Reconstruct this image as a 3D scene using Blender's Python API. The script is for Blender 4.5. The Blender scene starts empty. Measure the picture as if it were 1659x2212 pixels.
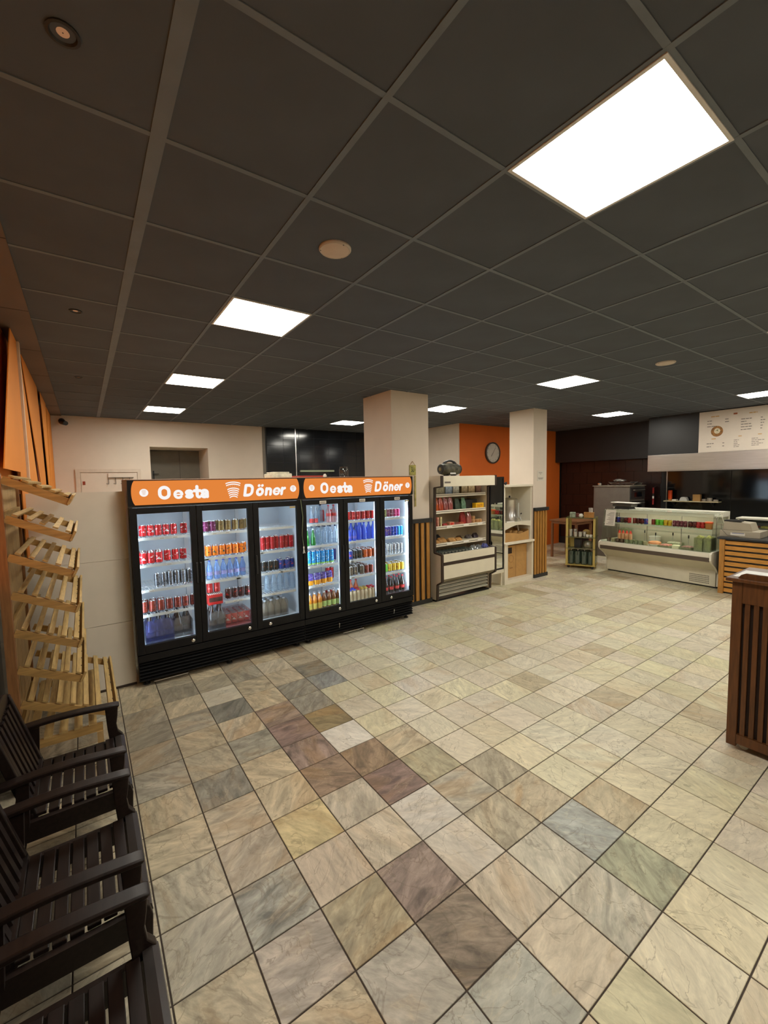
import bpy, bmesh, math, random
from mathutils import Vector, Matrix

random.seed(7)
SC = bpy.context.scene
COL = SC.collection

# ------------------------------------------------------------------ camera, world, exposure
HC = 3.168                      # ceiling height
cam_d = bpy.data.cameras.new('camera')
cam = bpy.data.objects.new('camera', cam_d)
COL.objects.link(cam)
cam_d.sensor_fit = 'VERTICAL'
cam_d.sensor_height = 36.0
cam_d.lens = 915.797 * 36.0 / 2212.0
cam_d.clip_start = 0.02
yaw, pit, rol = 0.6146, -0.0748, -0.0195
fwd = Vector((math.cos(pit) * math.sin(yaw), math.cos(pit) * math.cos(yaw), math.sin(pit)))
rt = Vector((math.cos(yaw), -math.sin(yaw), 0))
up = rt.cross(fwd)
r2 = rt * math.cos(rol) + up * math.sin(rol)
u2 = -rt * math.sin(rol) + up * math.cos(rol)
m3 = Matrix((r2, u2, -fwd)).transposed()
cam.matrix_world = Matrix.Translation((-0.753, -2.519, 1.900)) @ m3.to_4x4()
SC.camera = cam

world = bpy.data.worlds.new('world')
SC.world = world
world.use_nodes = True
world.node_tree.nodes['Background'].inputs[0].default_value = (0.02, 0.02, 0.022, 1)
world.node_tree.nodes['Background'].inputs[1].default_value = 0.3

SC.view_settings.view_transform = 'Standard'
SC.view_settings.look = 'None'
SC.view_settings.gamma = 1.0
SC.view_settings.use_curve_mapping = False
SC.view_settings.exposure = 0.0
try:
    SC.cycles.use_denoising = True
    SC.cycles.max_bounces = 8
    SC.cycles.adaptive_threshold = 0.02
    SC.cycles.diffuse_bounces = 4
    SC.cycles.glossy_bounces = 3
    SC.cycles.transmission_bounces = 4
    SC.cycles.transparent_max_bounces = 14
    SC.cycles.caustics_reflective = False
    SC.cycles.caustics_refractive = False
    SC.cycles.sample_clamp_indirect = 4.0
except Exception:
    pass
PANEL_W = 37.0                  # radiance of the ceiling LED panels
PANEL_C = (1.0, 0.955, 0.84)
TUBE_W = 36.0                    # radiance of the refrigerator LED tubes
TUBE_C = (0.72, 0.88, 1.0)

# ------------------------------------------------------------------ materials
MATS = {}


def srgb(r, g, b):
    def f(c):
        c /= 255.0
        return c / 12.92 if c <= 0.04045 else ((c + 0.055) / 1.055) ** 2.4
    return (f(r), f(g), f(b))


def pm(name, col, rough=0.5, metal=0.0, var=0.06, scale=8.0, emit=None, estr=0.0, spec=0.5, bump=0.0, stretch=None, coat=0.0):
    """Principled material whose colour is broken up by object-space noise."""
    if name in MATS:
        return MATS[name]
    m = bpy.data.materials.new(name)
    m.use_nodes = True
    nt = m.node_tree
    b = nt.nodes['Principled BSDF']
    b.inputs['Roughness'].default_value = rough
    b.inputs['Metallic'].default_value = metal
    b.inputs['Specular IOR Level'].default_value = spec
    if coat:
        b.inputs['Coat Weight'].default_value = coat
    tc = nt.nodes.new('ShaderNodeTexCoord')
    mp = nt.nodes.new('ShaderNodeMapping')
    if stretch:
        mp.inputs['Scale'].default_value = stretch
    nt.links.new(tc.outputs['Object'], mp.inputs['Vector'])
    nz = nt.nodes.new('ShaderNodeTexNoise')
    nz.inputs['Scale'].default_value = scale
    nz.inputs['Detail'].default_value = 4
    nt.links.new(mp.outputs['Vector'], nz.inputs['Vector'])
    rp = nt.nodes.new('ShaderNodeValToRGB')
    rp.color_ramp.elements[0].position = 0.3
    rp.color_ramp.elements[1].position = 0.7
    rp.color_ramp.elements[0].color = (*[max(0, c * (1 - var)) for c in col], 1)
    rp.color_ramp.elements[1].color = (*[min(1, c * (1 + var)) for c in col], 1)
    nt.links.new(nz.outputs['Fac'], rp.inputs['Fac'])
    nt.links.new(rp.outputs['Color'], b.inputs['Base Color'])
    if emit is not None:
        b.inputs['Emission Color'].default_value = (*emit, 1)
        b.inputs['Emission Strength'].default_value = estr
    if bump:
        bp = nt.nodes.new('ShaderNodeBump')
        bp.inputs['Strength'].default_value = bump
        bp.inputs['Distance'].default_value = 0.01
        nt.links.new(nz.outputs['Fac'], bp.inputs['Height'])
        nt.links.new(bp.outputs['Normal'], b.inputs['Normal'])
    MATS[name] = m
    return m


def glassy(name, tint, refl=0.08, rough=0.02, body=None, fac=0.0, brough=0.2):
    """Thin see-through sheet or film: tinted transparency, some gloss, optionally some body colour."""
    if name in MATS:
        return MATS[name]
    m = bpy.data.materials.new(name)
    m.use_nodes = True
    nt = m.node_tree
    nt.nodes.remove(nt.nodes['Principled BSDF'])
    out = nt.nodes['Material Output']
    tr = nt.nodes.new('ShaderNodeBsdfTransparent')
    tr.inputs[0].default_value = (*tint, 1)
    gl = nt.nodes.new('ShaderNodeBsdfGlossy')
    gl.inputs['Roughness'].default_value = rough
    lw = nt.nodes.new('ShaderNodeLayerWeight')
    lw.inputs['Blend'].default_value = 0.12
    ma = nt.nodes.new('ShaderNodeMath')
    ma.operation = 'MULTIPLY_ADD'
    ma.inputs[1].default_value = 0.5
    ma.inputs[2].default_value = refl
    ma.use_clamp = True
    nt.links.new(lw.outputs['Fresnel'], ma.inputs[0])
    mx = nt.nodes.new('ShaderNodeMixShader')
    nt.links.new(ma.outputs[0], mx.inputs[0])
    base = tr
    if body is not None:
        pb = nt.nodes.new('ShaderNodeBsdfPrincipled')
        pb.inputs['Base Color'].default_value = (*body, 1)
        pb.inputs['Roughness'].default_value = brough
        m2 = nt.nodes.new('ShaderNodeMixShader')
        m2.inputs[0].default_value = fac
        nt.links.new(tr.outputs[0], m2.inputs[1])
        nt.links.new(pb.outputs[0], m2.inputs[2])
        base = m2
    nt.links.new(base.outputs[0], mx.inputs[1])
    nt.links.new(gl.outputs[0], mx.inputs[2])
    nt.links.new(mx.outputs[0], out.inputs['Surface'])
    MATS[name] = m
    return m


def emitter(name, col, strength):
    if name in MATS:
        return MATS[name]
    m = bpy.data.materials.new(name)
    m.use_nodes = True
    nt = m.node_tree
    nt.nodes.remove(nt.nodes['Principled BSDF'])
    e = nt.nodes.new('ShaderNodeEmission')
    e.inputs[0].default_value = (*col, 1)
    e.inputs[1].default_value = strength
    nt.links.new(e.outputs[0], nt.nodes['Material Output'].inputs['Surface'])
    MATS[name] = m
    return m


def marble():
    m = bpy.data.materials.new('marble_tile')
    m.use_nodes = True
    nt = m.node_tree
    N = nt.nodes.new
    L = nt.links.new
    b = nt.nodes['Principled BSDF']
    geo = N('ShaderNodeNewGeometry')
    at = N('ShaderNodeAttribute'); at.attribute_name = 'tint'
    a2 = N('ShaderNodeAttribute'); a2.attribute_name = 'tile_data'      # r seed, g contrast, b rust
    sp = N('ShaderNodeSeparateColor')
    L(a2.outputs['Color'], sp.inputs[0])
    ang = N('ShaderNodeMath'); ang.operation = 'MULTIPLY'; ang.inputs[1].default_value = 40.0
    L(sp.outputs[0], ang.inputs[0])
    off = N('ShaderNodeCombineXYZ')
    L(ang.outputs[0], off.inputs[2])
    ad = N('ShaderNodeVectorMath'); ad.operation = 'ADD'
    vr = N('ShaderNodeVectorRotate'); vr.rotation_type = 'Z_AXIS'
    L(geo.outputs['Position'], vr.inputs['Vector'])
    L(ang.outputs[0], vr.inputs['Angle'])
    L(vr.outputs[0], ad.inputs[0])
    L(off.outputs[0], ad.inputs[1])
    st = N('ShaderNodeVectorMath'); st.operation = 'MULTIPLY'; st.inputs[1].default_value = (0.45, 1.25, 1)
    L(ad.outputs[0], st.inputs[0])
    n1 = N('ShaderNodeTexNoise'); n1.inputs['Scale'].default_value = 10.0; n1.inputs['Detail'].default_value = 9
    n1.inputs['Roughness'].default_value = 0.62; n1.inputs['Distortion'].default_value = 1.1
    L(st.outputs[0], n1.inputs['Vector'])
    n2 = N('ShaderNodeTexNoise'); n2.inputs['Scale'].default_value = 3.2; n2.inputs['Detail'].default_value = 6
    n2.inputs['Distortion'].default_value = 1.4
    L(st.outputs[0], n2.inputs['Vector'])
    # cloudy light / dark
    mr = N('ShaderNodeMapRange'); mr.inputs[1].default_value = 0.34; mr.inputs[2].default_value = 0.66
    mr.inputs[3].default_value = -1; mr.inputs[4].default_value = 1
    L(n1.outputs['Fac'], mr.inputs[0])
    cm = N('ShaderNodeMath'); cm.operation = 'MULTIPLY'
    L(mr.outputs[0], cm.inputs[0]); L(sp.outputs[1], cm.inputs[1])
    one = N('ShaderNodeMath'); one.operation = 'ADD'; one.inputs[1].default_value = 1.0
    L(cm.outputs[0], one.inputs[0])
    sc = N('ShaderNodeVectorMath'); sc.operation = 'SCALE'
    L(at.outputs['Color'], sc.inputs[0]); L(one.outputs[0], sc.inputs['Scale'])
    # rusty streaks
    r2_ = N('ShaderNodeMapRange'); r2_.inputs[1].default_value = 0.50; r2_.inputs[2].default_value = 0.66
    L(n2.outputs['Fac'], r2_.inputs[0])
    rm = N('ShaderNodeMath'); rm.operation = 'MULTIPLY'
    L(r2_.outputs[0], rm.inputs[0]); L(sp.outputs[2], rm.inputs[1])
    mx = N('ShaderNodeMixRGB'); mx.inputs[2].default_value = (*srgb(168, 132, 84), 1)
    L(rm.outputs[0], mx.inputs[0]); L(sc.outputs[0], mx.inputs[1])
    # thin veins: dark and pale
    n3 = N('ShaderNodeTexNoise'); n3.inputs['Scale'].default_value = 3.0; n3.inputs['Detail'].default_value = 5
    n3.inputs['Distortion'].default_value = 2.0
    L(ad.outputs[0], n3.inputs['Vector'])
    ab = N('ShaderNodeMath'); ab.operation = 'SUBTRACT'; ab.inputs[1].default_value = 0.5
    L(n3.outputs['Fac'], ab.inputs[0])
    a3 = N('ShaderNodeMath'); a3.operation = 'ABSOLUTE'
    L(ab.outputs[0], a3.inputs[0])
    v1 = N('ShaderNodeMapRange'); v1.inputs[1].default_value = 0.0; v1.inputs[2].default_value = 0.011
    v1.inputs[3].default_value = 0.8; v1.inputs[4].default_value = 0.0
    L(a3.outputs[0], v1.inputs[0])
    vm = N('ShaderNodeMath'); vm.operation = 'MULTIPLY'
    L(v1.outputs[0], vm.inputs[0]); L(n1.outputs['Fac'], vm.inputs[1])
    dk = N('ShaderNodeMixRGB'); dk.inputs[2].default_value = (*srgb(96, 82, 62), 1)
    L(vm.outputs[0], dk.inputs[0]); L(mx.outputs[0], dk.inputs[1])
    a4 = N('ShaderNodeMath'); a4.operation = 'SUBTRACT'; a4.inputs[1].default_value = 0.56
    L(n2.outputs['Fac'], a4.inputs[0])
    a5 = N('ShaderNodeMath'); a5.operation = 'ABSOLUTE'
    L(a4.outputs[0], a5.inputs[0])
    v2 = N('ShaderNodeMapRange'); v2.inputs[1].default_value = 0.0; v2.inputs[2].default_value = 0.010
    v2.inputs[3].default_value = 0.16; v2.inputs[4].default_value = 0.0
    L(a5.outputs[0], v2.inputs[0])
    lt = N('ShaderNodeMixRGB'); lt.inputs[2].default_value = (*srgb(222, 208, 170), 1)
    L(v2.outputs[0], lt.inputs[0]); L(dk.outputs[0], lt.inputs[1])
    n4 = N('ShaderNodeTexNoise'); n4.inputs['Scale'].default_value = 34.0; n4.inputs['Detail'].default_value = 7
    n4.inputs['Roughness'].default_value = 0.7; n4.inputs['Distortion'].default_value = 0.8
    L(st.outputs[0], n4.inputs['Vector'])
    r4 = N('ShaderNodeMapRange'); r4.inputs[1].default_value = 0.3; r4.inputs[2].default_value = 0.7
    r4.inputs[3].default_value = 0.84; r4.inputs[4].default_value = 1.16
    L(n4.outputs['Fac'], r4.inputs[0])
    fs = N('ShaderNodeVectorMath'); fs.operation = 'SCALE'
    L(lt.outputs[0], fs.inputs[0]); L(r4.outputs[0], fs.inputs['Scale'])
    L(fs.outputs[0], b.inputs['Base Color'])
    b.inputs['Roughness'].default_value = 0.42
    b.inputs['Specular IOR Level'].default_value = 0.35
    MATS['marble_tile'] = m
    return m


# ------------------------------------------------------------------ geometry helpers
ORI = {}


class MB:
    def __init__(s):
        s.v = []; s.f = []; s.m = []; s.sm = []

    def face(s, idx, m=0, sm=False):
        s.f.append(idx); s.m.append(m); s.sm.append(sm)

    def poly(s, pts, m=0):
        i = len(s.v); s.v += [tuple(p) for p in pts]
        s.face(list(range(i, i + len(pts))), m)
        return s

    def box(s, x0, y0, z0, x1, y1, z1, m=0):
        i = len(s.v)
        s.v += [(x0, y0, z0), (x1, y0, z0), (x1, y1, z0), (x0, y1, z0), (x0, y0, z1), (x1, y0, z1), (x1, y1, z1), (x0, y1, z1)]
        for q in ((0, 3, 2, 1), (4, 5, 6, 7), (0, 1, 5, 4), (1, 2, 6, 5), (2, 3, 7, 6), (3, 0, 4, 7)):
            s.face([i + k for k in q], m)
        return s

    def prism(s, pts, axis, a0, a1, m=0, sm=False):
        """Extrude a 2-D outline. axis x: (y,z); y: (x,z); z: (x,y)."""
        i = len(s.v); n = len(pts)
        for a in (a0, a1):
            for p, q in pts:
                s.v.append({'x': (a, p, q), 'y': (p, a, q), 'z': (p, q, a)}[axis])
        s.face([i + k for k in range(n)][::-1], m)
        s.face([i + n + k for k in range(n)], m)
        for k in range(n):
            s.face([i + k, i + (k + 1) % n, i + n + (k + 1) % n, i + n + k], m, sm)
        return s

    def lathe(s, prof, c=(0, 0, 0), n=14, mats=None, axis='z', cap=True):
        """prof: list of (r, h). mats: material index per segment."""
        i = len(s.v)
        for r, h in prof:
            for k in range(n):
                a = 2 * math.pi * k / n
                p, q = r * math.cos(a), r * math.sin(a)
                o = {'z': (p, q, h), 'x': (h, p, q), 'y': (p, h, q)}[axis]
                s.v.append((c[0] + o[0], c[1] + o[1], c[2] + o[2]))
        for j in range(len(prof) - 1):
            mm = mats[j] if mats else 0
            for k in range(n):
                s.face([i + j * n + k, i + j * n + (k + 1) % n, i + (j + 1) * n + (k + 1) % n, i + (j + 1) * n + k], mm, True)
        if cap:
            s.face([i + k for k in range(n)][::-1], mats[0] if mats else 0)
            e = i + (len(prof) - 1) * n
            s.face([e + k for k in range(n)], mats[-1] if mats else 0)
        return s

    def tube(s, pts, r, n=6, m=0):
        pts = [Vector(p) for p in pts]
        i = len(s.v)
        for j, p in enumerate(pts):
            d = (pts[min(j + 1, len(pts) - 1)] - pts[max(j - 1, 0)]).normalized()
            a = d.cross(Vector((0, 0, 1)))
            if a.length < 1e-3:
                a = d.cross(Vector((1, 0, 0)))
            a.normalize(); b = d.cross(a)
            rr = r[j] if isinstance(r, (list, tuple)) else r
            for k in range(n):
                t = 2 * math.pi * k / n
                s.v.append(tuple(p + a * (rr * math.cos(t)) + b * (rr * math.sin(t))))
        for j in range(len(pts) - 1):
            for k in range(n):
                s.face([i + j * n + k, i + j * n + (k + 1) % n, i + (j + 1) * n + (k + 1) % n, i + (j + 1) * n + k], m, True)
        s.face([i + k for k in range(n)][::-1], m)
        e = i + (len(pts) - 1) * n
        s.face([e + k for k in range(n)], m)
        return s

    def bar(s, p0, p1, w, h, m=0, ref=(0, 0, 1)):
        """Rectangular bar between two points: w across, h along ref."""
        p0 = Vector(p0); p1 = Vector(p1); d = (p1 - p0).normalized()
        a = d.cross(Vector(ref))
        if a.length < 1e-3:
            a = d.cross(Vector((1, 0, 0)))
        a.normalize(); b = a.cross(d).normalized()
        a *= w / 2; b *= h / 2
        i = len(s.v)
        for p in (p0, p1):
            for q in (-a - b, a - b, a + b, -a + b):
                s.v.append(tuple(p + q))
        for q in ((3, 2, 1, 0), (4, 5, 6, 7), (0, 1, 5, 4), (1, 2, 6, 5), (2, 3, 7, 6), (3, 0, 4, 7)):
            s.face([i + k for k in q], m)
        return s

    def disc(s, c, r, axis, m=0, n=20, ry=None):
        i = len(s.v); ry = ry or r
        for k in range(n):
            a = 2 * math.pi * k / n
            p, q = r * math.cos(a), ry * math.sin(a)
            o = {'z': (p, q, 0), 'x': (0, p, q), 'y': (p, 0, q)}[axis]
            s.v.append((c[0] + o[0], c[1] + o[1], c[2] + o[2]))
        s.face([i + k for k in range(n)], m)
        return s

    def mesh(s, name, mats, off=(0, 0, 0)):
        me = bpy.data.meshes.new(name)
        me.from_pydata([(x - off[0], y - off[1], z - off[2]) for x, y, z in s.v], [], s.f)
        if not isinstance(mats, (list, tuple)):
            mats = [mats]
        for m in mats:
            me.materials.append(m)
        me.polygons.foreach_set('material_index', s.m)
        bm = bmesh.new(); bm.from_mesh(me)
        bmesh.ops.recalc_face_normals(bm, faces=bm.faces)
        bm.to_mesh(me); bm.free()
        if any(s.sm):
            me.polygons.foreach_set('use_smooth', [True] * len(me.polygons))
            me.set_sharp_from_angle(angle=math.radians(38))
        me.update()
        return me

    def build(s, name, mats, parent=None, bev=0.0, label=None, kind=None):
        off = ORI.get(parent.name, (0, 0, 0)) if parent else (0, 0, 0)
        o = bpy.data.objects.new(name, s.mesh(name, mats, off))
        COL.objects.link(o)
        if parent:
            o.parent = parent
            ORI[o.name] = off
        if bev:
            md = o.modifiers.new('bevel', 'BEVEL')
            md.width = bev; md.segments = 2; md.limit_method = 'ANGLE'
        if label:
            o['label'] = label
        if kind:
            o['kind'] = kind
        return o

    def solo(s, name, mats, label, cat, group=None, bev=0.0, kind=None):
        """A thing that is one mesh; its origin sits at the middle of its base."""
        xs = [p[0] for p in s.v]; ys = [p[1] for p in s.v]; zs = [p[2] for p in s.v]
        c = ((min(xs) + max(xs)) / 2, (min(ys) + max(ys)) / 2, min(zs))
        o = bpy.data.objects.new(name, s.mesh(name, mats, c))
        o.location = c
        COL.objects.link(o)
        ORI[o.name] = c
        if bev:
            md = o.modifiers.new('bevel', 'BEVEL')
            md.width = bev; md.segments = 2; md.limit_method = 'ANGLE'
        tag(o, label, cat, group, kind)
        return o


def tag(o, label=None, cat=None, group=None, kind=None):
    if label:
        o['label'] = label
    if cat:
        o['category'] = cat
    if group:
        o['group'] = group
    if kind:
        o['kind'] = kind
    return o


def thing(name, label, cat, loc=(0, 0, 0), rz=0.0, group=None, local=False, kind=None):
    o = bpy.data.objects.new(name, None)
    COL.objects.link(o)
    o.empty_display_size = 0.05
    o.location = loc
    o.rotation_euler = (0, 0, rz)
    ORI[o.name] = (0, 0, 0) if local else tuple(loc)
    tag(o, label, cat, group, kind)
    return o


def copy_tree(o, loc, rz=None, label=None, group=None):
    c = o.copy(); COL.objects.link(c)
    c.location = loc
    if rz is not None:
        c.rotation_euler = (0, 0, rz)
    tag(c, label, None, group)
    for ch in list(o.children):
        d = ch.copy(); COL.objects.link(d); d.parent = c
        for g in list(ch.children):
            e = g.copy(); COL.objects.link(e); e.parent = d
    return c


def text_pts(txt, width=None, height=None, bold=0.0, shear=0.0, mid=False):
    """Outline lettering as flat triangles in (x, y); returns verts, faces."""
    cu = bpy.data.curves.new('lettering', 'FONT')
    cu.body = txt; cu.offset = bold; cu.shear = shear; cu.resolution_u = 5
    ob = bpy.data.objects.new('lettering', cu)
    COL.objects.link(ob)
    dg = bpy.context.evaluated_depsgraph_get()
    me = bpy.data.meshes.new_from_object(ob.evaluated_get(dg))
    vs = [tuple(v.co[:2]) for v in me.vertices]
    fs = [list(p.vertices) for p in me.polygons]
    bpy.data.objects.remove(ob); bpy.data.curves.remove(cu); bpy.data.meshes.remove(me)
    x0 = min(v[0] for v in vs); x1 = max(v[0] for v in vs)
    y0 = min(v[1] for v in vs); y1 = max(v[1] for v in vs)
    sx = width / (x1 - x0) if width else None
    sy = height / (y1 - y0) if height else None
    sx = sx or sy; sy = sy or sx
    return [((a - x0) * sx, (b - y0) * sy) for a, b in vs], fs


def add_text(mb, txt, fx, m=0, **kw):
    vs, fs = text_pts(txt, **kw)
    i = len(mb.v)
    mb.v += [fx(a, b) for a, b in vs]
    for f in fs:
        mb.face([i + k for k in f], m)


def arc(cx, cy, rx, ry, a0, a1, n=14):
    return [(cx + rx * math.cos(math.radians(a0 + (a1 - a0) * k / n)), cy + ry * math.sin(math.radians(a0 + (a1 - a0) * k / n))) for k in range(n + 1)]


# heavy rounded sign letters drawn as pen strokes; cap height 1
GLYPH = {
    'O': [arc(.43, .58, .31, .31, 0, 180) + arc(.43, .42, .31, .31, 180, 360) + [(.74, .58)]],
    'e': [[(.12, .345), (.56, .345)], arc(.35, .345, .25, .25, 0, 318, 22)],
    's': [arc(.29, .46, .19, .125, 20, 270, 12) + arc(.29, .225, .20, .125, 90, -160, 12)],
    't': [[(.22, .90), (.22, .24)] + arc(.35, .24, .13, .14, 180, 285, 8), [(.03, .58), (.44, .58)]],
    'a': [arc(.29, .44, .20, .155, 160, 0, 10) + [(.49, .10)], arc(.28, .22, .19, .125, 0, 360, 18)],
    'D': [[(.11, .10), (.11, .90)], [(.11, .90), (.36, .90)] + arc(.36, .60, .33, .30, 90, 0, 8) + arc(.36, .40, .33, .30, 0, -90, 8) + [(.11, .10)]],
    'o': [arc(.33, .345, .225, .245, 0, 360, 22)],
    ':': [[(.19, .86), (.191, .86)], [(.47, .86), (.471, .86)]],
    'n': [[(.11, .10), (.11, .60)], [(.11, .36)] + arc(.30, .38, .19, .205, 180, 0, 10) + [(.49, .10)]],
    'r': [[(.11, .10), (.11, .60)], [(.11, .34)] + arc(.34, .34, .23, .25, 180, 90, 8)],
}


def pen(mb, ch, fx, w=.235, m=0):
    for pi, path in enumerate(GLYPH[ch]):
        if ch == 'e':
            w = .11 if pi == 0 else .195
        for k in range(len(path) - 1):
            (x0, y0), (x1, y1) = path[k], path[k + 1]
            L_ = math.hypot(x1 - x0, y1 - y0) or 1
            px, py = -(y1 - y0) / L_ * w / 2, (x1 - x0) / L_ * w / 2
            mb.poly([fx(x0 + px, y0 + py), fx(x1 + px, y1 + py), fx(x1 - px, y1 - py), fx(x0 - px, y0 - py)], m)
        for x, y in path:
            mb.poly([fx(x + w / 2 * math.cos(t_ * math.pi / 6), y + w / 2 * math.sin(t_ * math.pi / 6)) for t_ in range(12)], m)


ORD = ['first', 'second', 'third', 'fourth', 'fifth', 'sixth', 'seventh', 'eighth', 'ninth', 'tenth', 'eleventh', 'twelfth']

# common materials
M_white = pm('white_paint', srgb(226, 212, 196), 0.75, var=0.03, scale=3, bump=0.03)
M_black = pm('black_metal', (0.008, 0.008, 0.009), 0.36, var=0.2, spec=0.22)
M_blackm = pm('black_plastic', (0.018, 0.018, 0.018), 0.5, var=0.2)
M_steel = pm('steel', (0.62, 0.60, 0.57), 0.28, 1.0, var=0.06, scale=4, stretch=(1, 1, 14))
M_chrome = pm('chrome', (0.8, 0.8, 0.8), 0.15, 1.0)
M_liner = pm('refrigerator_liner', (0.78, 0.85, 0.92), 0.45, var=0.02)
M_wire = pm('white_wire', (0.85, 0.87, 0.9), 0.35, var=0.02)
M_orange = pm('orange_paint', srgb(226, 110, 32), 0.7, var=0.05, scale=2)
M_slatwood = pm('slat_wood', srgb(176, 124, 56), 0.5, var=0.28, scale=9, stretch=(14, 14, 1))
M_slatwoodh = pm('slat_wood_level', srgb(196, 138, 60), 0.5, var=0.28, scale=9, stretch=(8, 1, 14))
M_pine = pm('pine_board', srgb(186, 156, 100), 0.6, var=0.22, scale=7, stretch=(10, 1, 10))
M_pineback = pm('pine_back_board', srgb(182, 152, 102), 0.6, var=0.22, scale=7, stretch=(10, 10, 1))
M_darkwood = pm('dark_wood', srgb(30, 21, 18), 0.38, spec=0.3, var=0.4, scale=8, stretch=(8, 1, 8))
M_lectern = pm('brown_wood', srgb(88, 52, 22), 0.42, var=0.3, scale=7, stretch=(10, 10, 1))
M_glass = glassy('clear_glass', (0.97, 0.99, 1.0), 0.02)
M_greenglass = glassy('greenish_glass', (0.965, 0.99, 0.965), 0.015)
M_cream = pm('cream_metal', srgb(226, 218, 196), 0.45, var=0.03)
M_brownstrip = pm('brown_strip', srgb(52, 38, 30), 0.5)
M_card = pm('cardboard', srgb(186, 142, 84), 0.8, var=0.08, scale=12)
M_paper = pm('paper', srgb(235, 230, 220), 0.8, var=0.02)
M_ink = pm('grey_ink', srgb(120, 112, 104), 0.8)

# ------------------------------------------------------------------ floor
XL, XR, YF, YB = -1.42, 11.2, -5.2, 7.05
T = 0.30
fl = MB().box(XL - 0.2, YF - 0.2, -0.12, XR + 0.2, YB + 1.6, -0.004).build('floor', pm('grout', srgb(66, 56, 48), 0.9, var=0.15, scale=30))
tag(fl, 'marble tiled floor of mixed grey, brown and cream tiles', 'floor', kind='structure')
M_marble = marble()
SPECIAL = {  # (row towards camera, column to the right): colour, contrast, rust
    (4, 4): ((146, 148, 140), .28, .12), (5, 4): ((150, 148, 118), .30, .30), (5, 3): ((172, 164, 144), .24, .15), (5, 2): ((190, 174, 148), .16, .45),
    (4, 3): ((178, 168, 146), .26, .2), (4, 2): ((186, 170, 146), .2, .4), (3, 2): ((190, 178, 160), .14, .3), (3, 1): ((136, 114, 102), .38, .15),
    (4, 1): ((128, 110, 92), .5, .5), (3, 0): ((158, 142, 110), .3, .6), (2, 0): ((182, 162, 138), .18, .5), (2, -1): ((140, 134, 120), .5, .45),
    (1, 0): ((192, 170, 118), .2, .55), (1, -1): ((164, 146, 122), .28, .4), (0, 2): ((140, 112, 84), .34, .45), (1, 2): ((126, 98, 86), .36, .25),
    (0, 1): ((142, 114, 90), .36, .45), (-1, 1): ((138, 112, 98), .42, .5), (-2, 1): ((132, 104, 92), .34, .35), (-3, 1): ((146, 120, 100), .4, .6),
    (-1, 2): ((206, 196, 180), .08, .1), (-2, 2): ((142, 120, 78), .3, .8), (-3, 2): ((144, 134, 116), .28, .3), (-4, 0): ((120, 114, 100), .32, .25),
    (-5, 0): ((192, 180, 154), .1, .2), (-4, 3): ((132, 130, 124), .3, .25), (-5, 3): ((126, 118, 102), .36, .4), (-4, 2): ((140, 130, 112), .34, .4),
    (2, 1): ((184, 168, 144), .2, .3), (1, 1): ((176, 162, 140), .22, .2), (2, 2): ((188, 178, 164), .14, .3), (1, 3): ((160, 146, 110), .26, .5),
    (3, -1): ((158, 142, 126), .34, .35), (4, -1): ((176, 156, 122), .26, .5), (4, 0): ((168, 158, 142), .24, .4), (5, 0): ((160, 158, 146), .2, .2),
    (5, 1): ((168, 166, 152), .16, .2), (0, -1): ((176, 158, 130), .24, .5), (-2, 0): ((150, 142, 122), .28, .4), (-1, -1): ((134, 126, 110), .34, .4),
}


def tile_look(a, b):
    rr = random.Random(a * 131 + b * 17 + 5)
    if (a, b) in SPECIAL:
        c, k, r = SPECIAL[(a, b)]
        g_ = sum(c) / 3
        c = tuple(q * .8 + g_ * .2 + 7 for q in (c[0] - 1, c[1] + 1, c[2])); k = min(.55, k * 1.25); r *= .75
    else:
        pale = (a >= 6 and b >= 2) or b >= 5 or (b >= 4 and a <= 1) or (b >= 3 and a <= -1 and a > -4)
        if a <= -8 and b < 12:
            pale = rr.random() < 0.6
        if pale:
            j = rr.uniform(-9, 7)
            c = (202 + j, 194 + j + rr.uniform(-3, 2), 168 + j + rr.uniform(-8, 6)); k = rr.uniform(.08, .17); r = rr.choice([0, .1, .2, .35])
            if rr.random() < 0.10:
                c = (178, 166, 138); k = .18; r = .4
        else:
            c = rr.choice([(180, 167, 141), (170, 160, 138), (186, 174, 150), (154, 145, 127), (188, 174, 146), (166, 158, 140)])
            j = rr.uniform(-8, 8); c = tuple(q + j for q in c); k = rr.uniform(.24, .42); r = rr.uniform(.1, .45)
    col = srgb(*c)
    return (*col, 1.0), (rr.random(), k, r, 1.0)


def tile_geo(x0, y0, x1, y1):
    g, e, h = 0.003, 0.0016, 0.0
    x0 += g; y0 += g; x1 -= g; y1 -= g
    v = [(x0, y0, -.012), (x1, y0, -.012), (x1, y1, -.012), (x0, y1, -.012), (x0, y0, -e), (x1, y0, -e), (x1, y1, -e), (x0, y1, -e),
         (x0 + e, y0 + e, h), (x1 - e, y0 + e, h), (x1 - e, y1 - e, h), (x0 + e, y1 - e, h)]
    f = [[8, 9, 10, 11]]
    for k in range(4):
        n = (k + 1) % 4
        f += [[k, n, n + 4, k + 4], [k + 4, n + 4, n + 8, k + 8]]
    return v, f


def tile_mesh(name, cells):
    vs, fs, tint, data = [], [], [], []
    for a, b in cells:
        v, f = tile_geo(b * T, -(a + 1) * T, (b + 1) * T, -a * T)
        i = len(vs)
        vs += v; fs += [[i + k for k in q] for q in f]
        t, d = tile_look(a, b)
        tint += [t] * len(v); data += [d] * len(v)
    me = bpy.data.meshes.new(name)
    me.from_pydata(vs, [], fs)
    me.materials.append(M_marble)
    for nm, arr in (('tint', tint), ('tile_data', data)):
        at = me.attributes.new(nm, 'FLOAT_COLOR', 'POINT')
        at.data.foreach_set('color', [c for q in arr for c in q])
    me.update()
    return me


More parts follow.
